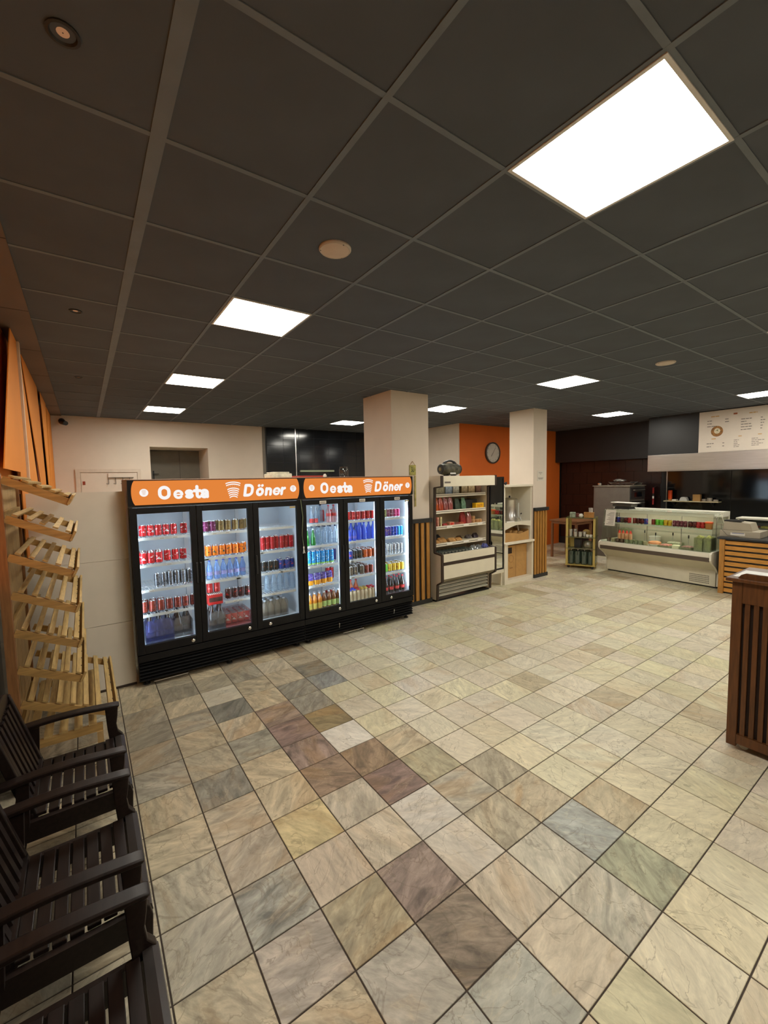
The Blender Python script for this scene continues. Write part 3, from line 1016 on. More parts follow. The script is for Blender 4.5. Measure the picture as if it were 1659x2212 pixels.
def can_mat(name, col, mark=None, metal=0.25, rough=0.28, band=None):
    """Printed can: body colour with a wavy printed mark and/or a lower band in object space."""
    if name in MATS:
        return MATS[name]
    m = bpy.data.materials.new(name)
    m.use_nodes = True
    nt = m.node_tree; N = nt.nodes.new; L = nt.links.new
    b = nt.nodes['Principled BSDF']
    b.inputs['Roughness'].default_value = rough
    b.inputs['Metallic'].default_value = metal
    tc = N('ShaderNodeTexCoord')
    nz = N('ShaderNodeTexNoise'); nz.inputs['Scale'].default_value = 38; nz.inputs['Detail'].default_value = 3; nz.inputs['Distortion'].default_value = 1.2
    L(tc.outputs['Object'], nz.inputs['Vector'])
    sx = N('ShaderNodeSeparateXYZ'); L(tc.outputs['Object'], sx.inputs[0])
    cur = N('ShaderNodeRGB'); cur.outputs[0].default_value = (*col, 1)
    last = cur.outputs[0]
    if mark is not None:
        g = N('ShaderNodeMath'); g.operation = 'GREATER_THAN'; g.inputs[1].default_value = 0.585
        L(nz.outputs['Fac'], g.inputs[0])
        # only around the middle of the height
        d1 = N('ShaderNodeMath'); d1.operation = 'SUBTRACT'; d1.inputs[1].default_value = mark[1]
        L(sx.outputs[2], d1.inputs[0])
        d2 = N('ShaderNodeMath'); d2.operation = 'ABSOLUTE'; L(d1.outputs[0], d2.inputs[0])
        d3 = N('ShaderNodeMath'); d3.operation = 'LESS_THAN'; d3.inputs[1].default_value = mark[2]
        L(d2.outputs[0], d3.inputs[0])
        mu = N('ShaderNodeMath'); mu.operation = 'MULTIPLY'; L(g.outputs[0], mu.inputs[0]); L(d3.outputs[0], mu.inputs[1])
        mx = N('ShaderNodeMixRGB'); mx.inputs[2].default_value = (*mark[0], 1)
        L(mu.outputs[0], mx.inputs[0]); L(last, mx.inputs[1]); last = mx.outputs[0]
    if band is not None:
        lt = N('ShaderNodeMath'); lt.operation = 'LESS_THAN'; lt.inputs[1].default_value = band[1]
        L(sx.outputs[2], lt.inputs[0])
        mx = N('ShaderNodeMixRGB'); mx.inputs[2].default_value = (*band[0], 1)
        L(lt.outputs[0], mx.inputs[0]); L(last, mx.inputs[1]); last = mx.outputs[0]
    L(last, b.inputs['Base Color'])
    MATS[name] = m
    return m


WHITE = (0.8, 0.8, 0.8)
CAN = {  # kind: (radius, height, material, colour word)
    'red': (.0325, .113, can_mat('can_red', srgb(196, 22, 30), (WHITE, .06, .022)), 'red'),
    'redplain': (.0325, .113, can_mat('can_red_plain', srgb(170, 24, 24), (srgb(225, 120, 110), .06, .012)), 'red'),
    'brown': (.0325, .113, can_mat('can_brown', srgb(128, 44, 30), (srgb(70, 30, 24), .06, .04)), 'brown-red'),
    'cola': (.0325, .113, can_mat('can_cola', srgb(60, 18, 16), (srgb(180, 40, 40), .06, .025)), 'dark cola'),
    'purple': (.0325, .113, can_mat('can_purple', srgb(104, 20, 72), (srgb(210, 150, 190), .06, .02)), 'purple'),
    'gold': (.0325, .113, can_mat('can_gold', srgb(142, 116, 66), (srgb(100, 80, 44), .06, .03)), 'gold'),
    'orange': (.0325, .113, can_mat('can_orange', srgb(232, 120, 16), (srgb(40, 60, 50), .058, .028)), 'orange'),
    'black': (.0325, .113, can_mat('can_black', (0.012, 0.011, 0.011), (srgb(150, 90, 60), .055, .012)), 'black'),
    'blue': (.0325, .113, can_mat('can_blue', srgb(22, 50, 140), (srgb(200, 70, 80), .062, .016)), 'blue'),
    'brownor': (.0325, .113, can_mat('can_rust', srgb(190, 84, 24), (srgb(90, 40, 20), .058, .02)), 'rust-orange'),
    'grey': (.0325, .113, can_mat('can_greybrown', srgb(86, 74, 60), (srgb(140, 120, 90), .058, .02)), 'grey-brown'),
    'yellow': (.0325, .113, can_mat('can_yellow', srgb(214, 176, 40), (srgb(180, 110, 30), .058, .02)), 'yellow'),
    'lime': (.0325, .113, can_mat('can_lime', srgb(110, 190, 60), (srgb(60, 140, 40), .058, .02)), 'lime green'),
    'slimred': (.0275, .150, can_mat('can_slim_red', srgb(172, 18, 26), (srgb(220, 120, 120), .08, .012)), 'tall red'),
    'slimsilver': (.0268, .134, can_mat('can_slim_silver', (0.20, 0.20, 0.22), (srgb(28, 28, 34), .07, .05), metal=.7), 'silver and black'),
    'slimblue': (.0235, .134, can_mat('can_slim_blue', srgb(30, 60, 160), (srgb(180, 190, 210), .07, .04), metal=.5), 'slim blue'),
    'slimcyan': (.0235, .134, can_mat('can_slim_cyan', srgb(40, 140, 200), (srgb(190, 210, 220), .07, .03), metal=.4), 'slim cyan'),
    'slimviolet': (.0235, .134, can_mat('can_slim_violet', srgb(60, 40, 120), (srgb(190, 150, 60), .07, .03), metal=.5), 'slim violet'),
    'slimolive': (.0270, .113, can_mat('can_olive', srgb(120, 116, 60), (srgb(190, 190, 170), .058, .02)), 'olive'),
    'slimmaroon': (.0270, .113, can_mat('can_maroon', srgb(112, 44, 60), (srgb(190, 150, 160), .058, .02)), 'maroon'),
    'slimpink': (.0270, .113, can_mat('can_pink', srgb(176, 40, 96), (srgb(220, 150, 180), .058, .02)), 'pink'),
    'silver': (.0250, .134, can_mat('can_silver', (0.45, 0.46, 0.48), (srgb(60, 60, 66), .068, .045), metal=.8), 'silver'),
    'tallcyan': (.0290, .168, can_mat('can_tall_cyan', srgb(30, 140, 210), (srgb(200, 225, 235), .095, .05), band=(srgb(150, 200, 90), .03)), 'tall light blue'),
    'darkblue': (.0290, .150, can_mat('can_dark_blue', srgb(24, 30, 120), None), 'dark blue'),
}
PROTO = {}


def can_proto(kind):
    if kind in PROTO:
        return PROTO[kind]
    r, h, m, w = CAN[kind]
    g = MB().lathe([(r * .72, 0), (r * .80, .004), (r, .012), (r, h - .014), (r * .82, h - .003), (r * .83, h), (r * .78, h), (r * .76, h - .004), (.001, h - .004)],
                   (0, 0, 0), 14, [1, 1, 0, 0, 1, 1, 1, 1])
    PROTO[kind] = g.mesh('drink_can', [m, M_canlid])
    return PROTO[kind]


def bottle_mesh(kind, r, h, body, cap, label=None, neck=.32, waist=False, capw=.36, lz=(.32, .60)):
    if kind in PROTO:
        return PROTO[kind]
    sh = h * (1 - neck)
    p = [(r * .8, 0), (r, .006), (r, sh * lz[0]), (r * (.86 if waist else 1.0), sh * (lz[0] + lz[1]) / 2), (r, sh * lz[1]), (r, sh * .88), (r * .9, sh * .96),
         (r * .55, sh + (h - sh) * .35), (r * capw, sh + (h - sh) * .62), (r * capw, h - .016), (r * (capw + .07), h - .015), (r * (capw + .07), h)]
    ms = [0, 0, 2, 2, 0, 0, 0, 0, 0, 1, 1]
    PROTO[kind] = MB().lathe(p, (0, 0, 0), 14, ms).mesh('drink_bottle', [body, cap, label or body])
    return PROTO[kind]


B_blue = glassy('bottle_blue', (.35, .5, 1.0), .05, body=srgb(60, 100, 235), fac=.45)
B_sky = glassy('bottle_sky', (.66, .80, 1.0), .06, body=srgb(130, 175, 245), fac=.38)
B_clear = glassy('bottle_clear', (.86, .93, 1.0), .06, body=srgb(190, 215, 235), fac=.22)
B_green = glassy('bottle_green', (.2, .6, .25), .06, body=srgb(40, 130, 50), fac=.6)
B_cola = glassy('bottle_cola', (.25, .12, .06), .06, body=srgb(44, 22, 14), fac=.75)
B_orange = glassy('bottle_orange', (.9, .5, .1), .05, body=srgb(226, 140, 30), fac=.8)
B_tea = glassy('bottle_tea', (.6, .35, .12), .05, body=srgb(140, 82, 30), fac=.8)
B_rose = glassy('bottle_rose', (.9, .7, .72), .06, body=srgb(220, 180, 186), fac=.5)
B_milk = pm('bottle_milk', srgb(196, 176, 140), 0.4)
C_blue = pm('cap_blue', srgb(40, 60, 190), 0.4)
C_dark = pm('cap_dark', srgb(36, 42, 66), 0.4)
C_white = pm('cap_white', srgb(220, 226, 236), 0.4)
C_red = pm('cap_red', srgb(196, 40, 60), 0.4)
C_yel = pm('cap_yellow', srgb(200, 170, 60), 0.4)
L_red = pm('label_red', srgb(200, 60, 56), 0.5, var=.4, scale=40)
L_blue = glassy('label_blue', (.4, .5, .9), .05, body=srgb(110, 100, 190), fac=.7)
L_sky = glassy('label_sky', (.7, .75, .95), .05, body=srgb(170, 160, 215), fac=.6)
L_lime = pm('label_lime', srgb(176, 196, 110), 0.5, var=.15, scale=30)
L_yel = pm('label_yellow', srgb(206, 184, 84), 0.5, var=.15, scale=30)

SHW = ['top shelf', 'second shelf', 'third shelf', 'fourth shelf', 'fridge floor']


def zof(d, s):
    if s == 4:
        return FLZ + .0006
    if d == 4 and s == 3:
        return .70 + .0006
    return SHZ[s] + .0006


def put(me, name, x, y, z, label, cat, group, rz=0.0, s=1.0):
    o = bpy.data.objects.new(name, me)
    COL.objects.link(o)
    o.location = (x, y, z); o.rotation_euler = (0, 0, rz); o.scale = (s, s, s)
    tag(o, label, cat, group)
    return o


def cans(d, s, xs, kinds, y=2.10, row='front row'):
    if isinstance(kinds, str):
        kinds = [kinds] * len(xs)
    xs = list(xs)
    for i, (x, k) in enumerate(zip(xs, kinds)):
        r = CAN[k][0]
        gap = min([abs(x - q) for j, q in enumerate(xs) if j != i] or [1])
        yy = y
        if gap < 2 * r + .001:
            need = math.sqrt(max(0, (2 * r + .002) ** 2 - gap ** 2))
            yy = y + (need if i % 2 else 0)
        if s == 4:
            where = SHW[4]
        else:
            where = SHW[s]
        lab = f"{CAN[k][3]} drink can, {ORD[i]} from left, {row}, {where}, {DOORN[d]} fridge door"
        put(can_proto(k), 'drink_can', x, yy, zof(d, s), lab, 'can', f'drink cans, {row}, {where}, {DOORN[d]} fridge door', random.uniform(0, 6.28))


def bottles(d, s, xs, me, word, y=2.10, row='front row', name='drink_bottle'):
    for i, x in enumerate(xs):
        lab = f"{word}, {ORD[i]} from left, {row}, {SHW[s]}, {DOORN[d]} fridge door"
        put(me, name, x, y, zof(d, s), lab, 'bottle', f'{word}s, {row}, {SHW[s]}, {DOORN[d]} fridge door', random.uniform(0, 6.28))


def even(a, b, n):
    return [a + (b - a) * k / (n - 1) for k in range(n)]


# first door
cans(0, 0, [-.316, -.249, -.182, -.115, -.048, .045], 'red', 2.12)
cans(0, 1, [-.330, -.264, -.198], 'red', 2.06)
cans(0, 1, even(-.328, .03, 6), 'red', 2.135, 'second row')
cans(0, 1, even(-.320, -.18, 3), 'redplain', 2.21, 'third row')
cans(0, 2, even(-.219, .072, 6), 'slimsilver', 2.09)
cans(0, 2, even(-.10, .08, 4), 'slimsilver', 2.16, 'second row')
cans(0, 3, even(-.345, .095, 7), 'brown', 2.09)
cans(0, 3, even(-.33, -.19, 3), 'brown', 2.17, 'second row')
# second door
cans(1, 0, [.248, .317, .400, .470, .545, .618], ['purple', 'purple', 'gold', 'gold', 'gold', 'gold'], 2.09)
cans(1, 0, even(.30, .66, 5), 'gold', 2.17, 'second row')
cans(1, 1, even(.262, .605, 6), 'orange', 2.09)
cans(1, 1, even(.275, .645, 6), 'orange', 2.165, 'second row')
W1 = bottle_mesh('water', .031, .205, B_sky, C_blue, L_sky, .36, True)
bottles(1, 2, [.268, .341, .409, .476, .543, .610], W1, 'blue water bottle')
cans(1, 3, [.446, .515, .584, .653], 'cola', 2.10)
# third door
cans(2, 1, even(.838, 1.17, 7)[:7], 'slimred', 2.09)
cans(2, 1, even(.87, 1.17, 5), 'slimred', 2.175, 'second row')
cans(2, 2, [.838, .906, .974, 1.042, 1.11, 1.173], ['black', 'black', 'black', 'blue', 'blue', 'blue'], 2.09)
cans(2, 2, even(1.06, 1.17, 2), 'blue', 2.19, 'second row')
W2 = bottle_mesh('clear', .033, .222, B_clear, C_dark, B_clear, .34)
bottles(2, 3, [.872, .950, 1.025, 1.10, 1.17], W2, 'clear water bottle')
# fourth door
W3 = bottle_mesh('rosebottle', .026, .20, B_clear, C_white, L_red, .45, lz=(.08, .5))
bottles(3, 0, [1.455, 1.515], W3, 'clear bottle with red label', 2.12)
W4 = bottle_mesh('redcapbottle', .031, .215, B_rose, C_red, L_red, .34, lz=(.55, .8))
bottles(3, 0, [1.665, 1.735], W4, 'rosy bottle with red label', 2.08)
put(W2, 'drink_bottle', 1.592, 2.16, zof(3, 0), 'lone clear bottle in middle of top shelf, fourth fridge door', 'bottle', 'bottles, fourth fridge door')
cans(3, 0, even(1.64, 1.76, 2), 'slimred', 2.20, 'back row')  # red cans added in place of red reflections at the right
W5 = bottle_mesh('greenglass', .029, .20, B_green, C_white, B_green, .45)
bottles(3, 1, [1.362, 1.44], W5, 'green glass bottle', 2.06)
bottles(3, 1, [1.535, 1.61, 1.685, 1.755], W2, 'clear water bottle', 2.09)
bottles(3, 1, [1.40, 1.475, 1.55, 1.625, 1.70], W2, 'clear water bottle', 2.17, 'second row')
cans(3, 2, [1.375, 1.435, 1.495, 1.555, 1.615, 1.675], 'tallcyan', 2.06)
cans(3, 2, [1.39, 1.45, 1.51, 1.57, 1.63], 'tallcyan', 2.125, 'second row')
cans(3, 2, [1.72, 1.781], 'darkblue', 2.19, 'back row')
PO = MB()
pr = [(.045, .012), (.052, .025), (.048, .03), (.040, .02)]
for (z, (a, b)) in zip((0, .03, .10, .125), ((.036, .022), (.042, .02), (.038, .010), (.036, .003))):
    for k in range(12):
        t_ = 2 * math.pi * k / 12
        PO.v.append((a * math.cos(t_), b * math.sin(t_), z))
for j in range(3):
    for k in range(12):
        PO.face([j * 12 + k, j * 12 + (k + 1) % 12, (j + 1) * 12 + (k + 1) % 12, (j + 1) * 12 + k], 0, True)
PO.face(list(range(12))[::-1]); PO.face([36 + k for k in range(12)])
pouch = PO.mesh('drink_pouch', can_mat('pouch_print', srgb(96, 80, 170), (srgb(210, 215, 235), .075, .05), metal=.5, rough=.25, band=(srgb(236, 160, 40), .055)))
for i, (x, y) in enumerate([(1.385, 2.06), (1.475, 2.06), (1.565, 2.075), (1.655, 2.09), (1.41, 2.12), (1.50, 2.125), (1.59, 2.13), (1.68, 2.145)]):
    put(pouch, 'drink_pouch', x, y, zof(3, 3), f"silver violet drink pouch, {ORD[i % 4]} from left, {'front' if i < 4 else 'second'} row, fourth fridge door", 'pouch', 'drink pouches, fourth fridge door', random.uniform(-.3, .3))
cans(3, 3, [1.70, 1.757], 'slimred', 2.22, 'back row')
W6 = bottle_mesh('juice', .030, .195, B_orange, C_white, L_yel, .30, lz=(.06, .55))
W7 = bottle_mesh('tea', .030, .195, B_tea, C_white, L_lime, .30, lz=(.10, .58))
bottles(3, 4, [1.37, 1.435, 1.50], W6, 'orange juice bottle', 2.06)
bottles(3, 4, [1.565, 1.63, 1.695, 1.76], W7, 'brown tea bottle with green label', 2.07)
bottles(3, 4, [1.40, 1.465, 1.53], W6, 'orange juice bottle', 2.135, 'second row')
bottles(3, 4, [1.61, 1.675, 1.74], W7, 'brown tea bottle with green label', 2.145, 'second row')
cans(3, 4, [1.70, 1.76], 'slimred', 2.26, 'back row')
# fifth door
cans(4, 0, even(1.945, 2.31, 6), 'redplain', 2.09)
cans(4, 0, even(1.96, 2.31, 5), 'redplain', 2.16, 'second row')
W8 = bottle_mesh('smallblue', .030, .155, B_blue, C_dark, L_blue, .34)
W9 = bottle_mesh('bigblue', .034, .225, B_blue, C_blue, B_blue, .30)
bottles(4, 1, [1.945, 2.015], W8, 'small blue bottle', 2.07)
bottles(4, 1, [2.10, 2.175, 2.25, 2.322], W9, 'large blue water bottle', 2.09)
bottles(4, 1, [2.03, 2.105, 2.18], W9, 'large blue water bottle', 2.17, 'second row')
cans(4, 2, [1.95, 2.02, 2.09, 2.17, 2.24, 2.31], ['blue', 'black', 'black', 'brownor', 'brownor', 'brownor'], 2.07)
for r_ in range(3):
    cans(4, 2, [1.98, 2.05, 2.12, 2.19, 2.26, 2.33][:6 - (r_ > 1)], ['blue', 'black', 'black', 'brownor', 'brownor', 'brownor'], 2.14 + .07 * r_, ['second row', 'third row', 'fourth row'][r_])
cans(4, 3, [2.11, 2.18, 2.25], ['grey', 'brown', 'brown'], 2.06)
for r_ in range(4):
    cans(4, 3, [2.07, 2.14, 2.21], ['grey', 'grey', 'brown'], 2.13 + .07 * r_, ['second row', 'third row', 'fourth row', 'fifth row'][r_])
cans(4, 3, [1.945, 2.015], 'grey', 2.06, 'left corner')
MK = [bottle_mesh('milk%d' % k, .027, .15, B_milk, c, B_milk, .22, capw=.7) for k, c in enumerate((C_blue, C_red, C_yel))]
for i, x in enumerate(even(1.935, 2.275, 7)):
    c = [0, 0, 1, 2, 2, 1, 1][i]
    put(MK[c], 'drink_bottle', x, 2.06, zof(4, 4), f"milky drink bottle with {['blue', 'red', 'yellow'][c]} cap, {ORD[i]} from left, floor, fifth fridge door", 'bottle', 'milky drink bottles on fridge floor', 0)
    put(MK[c], 'drink_bottle', x + .01, 2.12, zof(4, 4), f"milky drink bottle with {['blue', 'red', 'yellow'][c]} cap, {ORD[i]} in second row, fifth door", 'bottle', 'milky drink bottles on fridge floor', 0)
W10 = bottle_mesh('soda', .034, .24, glassy('bottle_soda', (.9, .5, .3), .05, body=srgb(214, 110, 60), fac=.75), C_red, L_red, .34, lz=(.4, .6))
bottles(4, 4, [2.02, 2.10], W10, 'tall orange soda bottle', 2.20, 'back row')
# sixth door
cans(5, 0, [2.50, 2.556, 2.612, 2.668, 2.724], ['slimolive', 'slimmaroon', 'slimmaroon', 'slimpink', 'slimpink'], 2.08)
cans(5, 0, [2.53, 2.586, 2.642, 2.698], 'slimmaroon', 2.14, 'second row')
cans(5, 1, even(2.48, 2.775, 7), ['slimviolet', 'slimviolet', 'slimviolet', 'slimblue', 'slimblue', 'slimcyan', 'slimcyan'], 2.08)
cans(5, 1, even(2.50, 2.75, 6), ['slimviolet', 'slimviolet', 'slimblue', 'slimblue', 'slimblue', 'slimcyan'], 2.135, 'second row')
cans(5, 2, even(2.48, 2.77, 6), 'silver', 2.08)
cans(5, 2, even(2.50, 2.74, 5), 'silver', 2.14, 'second row')
cans(5, 3, even(2.49, 2.765, 5)[:5], ['lime', 'yellow', 'yellow', 'yellow', 'yellow'], 2.07)
for r_ in range(2):
    cans(5, 3, even(2.51, 2.77, 4), ['yellow'] * 4, 2.14 + .07 * r_, ['second row', 'third row'][r_])
W11 = bottle_mesh('colabottle', .033, .225, B_cola, C_red, L_red, .36, lz=(.34, .62))
bottles(5, 4, even(2.49, 2.77, 4), W11, 'dark cola bottle with red cap', 2.07)
bottles(5, 4, even(2.52, 2.77, 4), W11, 'dark cola bottle with red cap', 2.15, 'second row')

# bulk packs on the floor of the left fridge
M_shrink = glassy('shrink_film', (.9, .92, .95), .14, .12, body=srgb(190, 195, 205), fac=.10)


def bottle_pack(x0, x1, y0, y1, h, nx, ny, me, r, label, wrapcol=None):
    t = thing('bottle_pack', label, 'bottle pack', ((x0 + x1) / 2, (y0 + y1) / 2, FLZ + .0006), local=False)
    for i in range(nx):
        for j in range(ny):
            o = bpy.data.objects.new('bottle', me); COL.objects.link(o); o.parent = t
            o.location = (x0 + (i + .5) * (x1 - x0) / nx - (x0 + x1) / 2, y0 + (j + .5) * (y1 - y0) / ny - (y0 + y1) / 2, .001)
    g = .002
    z0 = FLZ + .0012
    w = MB()
    w.prism([(x0 - g, z0), (x1 + g, z0), (x1 + g, z0 + h * .66), (x1 - .015, z0 + h * .8), ((x0 + x1) / 2, z0 + h * .84), (x0 + .015, z0 + h * .8), (x0 - g, z0 + h * .66)], 'y', y0 - g, y1 + g)
    w.build('wrap', wrapcol or M_shrink, t)
    return t


BP = bottle_mesh('packcola', .040, .27, B_cola, pm('cap_black', (0.02, 0.02, 0.02), .4), pm('label_dark', srgb(50, 34, 30), .5, var=.5, scale=30), .34)
bottle_pack(-.345, -.105, 2.04, 2.2, .27, 3, 2, BP, .04, 'blue wrapped pack of cola bottles on floor of first fridge door', glassy('blue_wrap', (.6, .66, .95), .12, .1, body=srgb(70, 84, 160), fac=.35))
bottle_pack(-.095, .075, 2.08, 2.24, .24, 2, 2, BP, .04, 'grey wrapped pack of cola bottles, right half of first fridge door')
bottle_pack(.225, .385, 2.03, 2.19, .24, 2, 2, BP, .04, 'dark bottle pack under the red carton, second fridge door')
BT = bottle_mesh('packbrown', .036, .20, glassy('bottle_brown', (.5, .4, .3), .06, body=srgb(176, 156, 124), fac=.55), C_white, None, .34)
bottle_pack(.80, 1.10, 2.07, 2.30, .24, 4, 3, BT, .036, 'grey wrapped pack of pale brown bottles, third fridge door')
# tray of cans in film
t = thing('can_tray', 'film wrapped tray of red cans on floor, second fridge door', 'can tray', (.535, 2.16, FLZ + .0006))
z0 = FLZ + .0008
MB().box(.392, 2.035, z0, .655, 2.33, z0 + .03).build('tray', pm('tray_red', srgb(170, 50, 50), .6), t)
for i in range(4):
    for j in range(4):
        o = bpy.data.objects.new('drink_can', can_proto('red')); COL.objects.link(o); o.parent = t
        o.location = (.392 + (i + .5) * .0657 - .535, 2.045 + (j + .5) * .0688 - 2.16, .031)
MB().box(.389, 2.032, z0, .658, 2.333, z0 + .15).build('wrap', glassy('tray_film', (.95, .9, .92), .14, .1, body=srgb(220, 150, 150), fac=.12), t)
# red carton standing on the dark pack, with two cans on it
zc = FLZ + .274
t = thing('drink_carton', 'red drinks carton on the dark pack, second fridge door', 'carton', (.30, 2.11, zc))
MB().box(.228, 2.035, zc, .372, 2.185, zc + .105).build('box', pm('carton_red', srgb(186, 28, 26), .5), t, bev=.003)
MB().box(.235, 2.0335, zc + .03, .366, 2.0349, zc + .075).build('print', pm('carton_print', srgb(70, 40, 36), .5, var=.6, scale=40), t)
lid = MB()
for k in range(8):
    lid.box(.230 + k * .018, 2.034, zc + .1055, .239 + k * .018, 2.185, zc + .109)
lid.build('striped_lid', M_paper, t)
for i, x in enumerate((.262, .335)):
    put(can_proto('redplain'), 'drink_can', x, 2.11, zc + .1095, f'red can standing on the red carton, {ORD[i]} of two', 'can', 'cans on the red carton')

# ------------------------------------------------------------------ open-front cooler
CX0, CX1 = 3.60, 4.84
prof = [(2.86, .03), (2.86, 1.95), (2.165, 1.95), (2.165, 1.785), (2.325, 1.768), (2.335, .765), (2.170, .745), (2.170, .335), (2.275, .275), (2.285, .03)]
M_side = pm('cooler_side', srgb(214, 202, 184), 0.5, var=.03)
M_in = pm('cooler_inside', srgb(200, 188, 164), 0.55, var=.04)
t = thing('open_cooler', 'cream open-front wall cooler with four shelves beside the pillar', 'cooler', ((CX0 + CX1) / 2, 2.5, 0))
for xa, xb in ((CX0, CX0 + .035), (CX1 - .035, CX1)):
    MB().prism(prof, 'x', xa, xb).build('side_panel', M_side, t)
edge = [(2.165, 1.95), (2.165, 1.785), (2.325, 1.768), (2.335, .765), (2.170, .745), (2.170, .335), (2.275, .275), (2.285, .03)]
for xa in (CX0 - .003, CX1 - .036):
    e = MB()
    for k in range(len(edge) - 1):
        (y0, z0), (y1, z1) = edge[k], edge[k + 1]
        e.bar((xa + .02, y0 - .004, z0), (xa + .02, y1 - .004, z1), .042, .018, ref=(0, -1, 0) if abs(z1 - z0) > abs(y1 - y0) else (0, 0, 1))
    e.build('edge_strip', M_brownstrip, t)
a, b = CX0 + .0355, CX1 - .0355
MB().box(a, 2.79, .3, b, 2.855, 1.945).build('back_panel', M_in, t)
MB().box(a, 2.34, 1.86, b, 2.789, 1.945).build('canopy', M_in, t)
MB().box(a + .008, 2.150, 1.785, b - .008, 2.185, 1.942).build('hood_front', M_cream, t, bev=.004)
MB().box(a + .03, 2.1475, 1.835, a + .15, 2.1495, 1.862).build('maker_plate', M_ink, t)
for n, z in enumerate((1.655, 1.40, 1.155, .885)):
    so = MB().box(a + .002, 2.36, z - .018, b - .002, 2.788, z).build('shelf', M_cream, t)
    MB().prism([(2.345, z + .012), (2.359, z + .012), (2.359, z - .035), (2.335, z - .035)], 'x', a + .004, b - .02).build('shelf_lip', M_cream, so)
    MB().box(a + .01, 2.3335, z - .012, b - .03, 2.3385, z - .004).build('price_groove', M_ink, so)
    if n in (2, 3):
        for q in (.2, .52, .8):
            xx = a + (b - a) * q
            MB().box(xx, 2.329, z - .022, xx + .12, 2.333, z + .006).build('price_card', M_paper, so)
MB().box(a, 2.36, .60, b, 2.788, .66).build('bin_floor', M_in, t)
MB().box(a + .006, 2.158, .632, b - .006, 2.2, .752).build('front_panel', M_cream, t, bev=.003)
MB().box(a + .006, 2.155, .585, b - .006, 2.2, .630).build('brown_band', M_brownstrip, t)
MB().box(a + .006, 2.158, .37, b - .006, 2.2, .583).build('front_panel', M_cream, t, bev=.003)
MB().box(a + .006, 2.201, .60, b - .006, 2.359, .66).build('bin_floor', M_in, t)
MB().prism([(2.158, .368), (2.2, .368), (2.285, .30), (2.27, .30)], 'x', a + .006, b - .006).build('under_panel', pm('cooler_under', srgb(150, 140, 120), .5), t)
MB().box(a, 2.32, .08, b, 2.34, .30).build('grille_back', pm('grille_dark', (.03, .028, .024), .7), t)
for k in range(4):
    z = .245 - k * .055
    MB().prism([(2.285, z), (2.318, z + .03), (2.318, z + .036), (2.285, z + .012)], 'x', a + .004, b - .03).build('grille_slat', pm('grille_slat', srgb(178, 174, 156), .5), t)
MB().box(CX0 + .01, 2.31, .0, CX1 - .01, 2.84, .028).build('plinth', M_black, t)


def box_item(name, x0, y0, z0, w, d, h, mat, label, cat, group=None, bev=.003, face=None):
    m = MB().box(x0, y0, z0, x0 + w, y0 + d, z0 + h, 0)
    mats = [mat]
    if face is not None:
        m.box(x0 + w * .12, y0 - .0012, z0 + h * .2, x0 + w * .88, y0 - .0004, z0 + h * .8, 1)
        mats.append(face)
    return m.solo(name, mats, label, cat, group, bev=bev)


def bag_item(name, x, y, z, w, d, h, mat, label, cat, group=None):
    """Soft standing pouch: pinched at the top, bulging at the middle."""
    m = MB()
    lv = [(0, .9, .85), (.08, 1, 1), (.45, .98, .8), (.75, .86, .4), (.94, .74, .12), (1.0, .74, .06)]
    n = 12
    for t_, sw, sd in lv:
        for k in range(n):
            an = 2 * math.pi * k / n
            cx, cy = math.cos(an), math.sin(an)
            sg = lambda q: math.copysign(abs(q) ** .55, q)
            m.v.append((x + sg(cx) * w / 2 * sw, y + sg(cy) * d / 2 * sd, z + h * t_))
    for j in range(len(lv) - 1):
        for k in range(n):
            m.face([j * n + k, j * n + (k + 1) % n, (j + 1) * n + (k + 1) % n, (j + 1) * n + k], 0, True)
    m.face(list(range(n))[::-1]); m.face([(len(lv) - 1) * n + k for k in range(n)])
    return m.solo(name, mat, label, cat, group)


S1, S2, S3, S4 = 1.6556, 1.4006, 1.1556, .8856
Mp = lambda n, c, **k: pm('pk_' + n, srgb(*c), .5, var=k.get('var', .35), scale=k.get('scale', 25))
G1 = 'boxes on the cooler top shelf'
for i, (x, w, h, c, lab) in enumerate(((3.70, .2, .15, (120, 116, 96), 'olive box at the left end of cooler top shelf'), (3.915, .15, .15, (110, 128, 150), 'blue and white box on cooler top shelf, left half'), (4.08, .14, .15, (150, 150, 140), 'pale box with blue top on cooler top shelf, middle'),
                                       (4.27, .15, .17, (120, 104, 76), 'brown box right of middle on cooler top shelf'), (4.43, .16, .17, (140, 120, 88), 'tan patterned box on cooler top shelf, right half'), (4.61, .13, .15, (86, 54, 40), 'dark red-brown box at right end of cooler top shelf'))):
    box_item('grocery_box', x, 2.40, S1, w, .16, h, Mp('t%d' % i, c), lab, 'box', G1, face=Mp('tf%d' % i, tuple(min(255, q + 40) for q in c)))
for i, (x, c, lab) in enumerate(((3.735, (196, 86, 30), 'orange snack pouch at left of cooler second shelf'), (3.84, (190, 70, 36), 'red-orange snack pouch second from left on cooler second shelf'), (3.945, (150, 70, 70), 'dull red snack pouch third on cooler second shelf'), (4.05, (158, 76, 74), 'pinkish red snack pouch fourth on cooler second shelf'))):
    bag_item('snack_pouch', x, 2.44, S2, .10, .07, .21, glassy('pouch_film%d' % i, (.9, .6, .5), .12, .12, body=srgb(*c), fac=.88), lab, 'pouch', 'snack pouches on the cooler')
bag_item('green_pouch', 4.22, 2.46, S2, .12, .08, .18, Mp('green', (58, 74, 58)), 'dark green pouch in the middle of cooler second shelf', 'pouch')
bag_item('green_pouch', 4.335, 2.43, S2, .10, .07, .19, Mp('green2', (96, 130, 104), var=.5), 'white and green pouch in the middle of cooler second shelf', 'pouch')
tt = thing('black_crate', 'black plastic crate on the right of cooler second shelf', 'crate', (4.56, 2.56, S2))
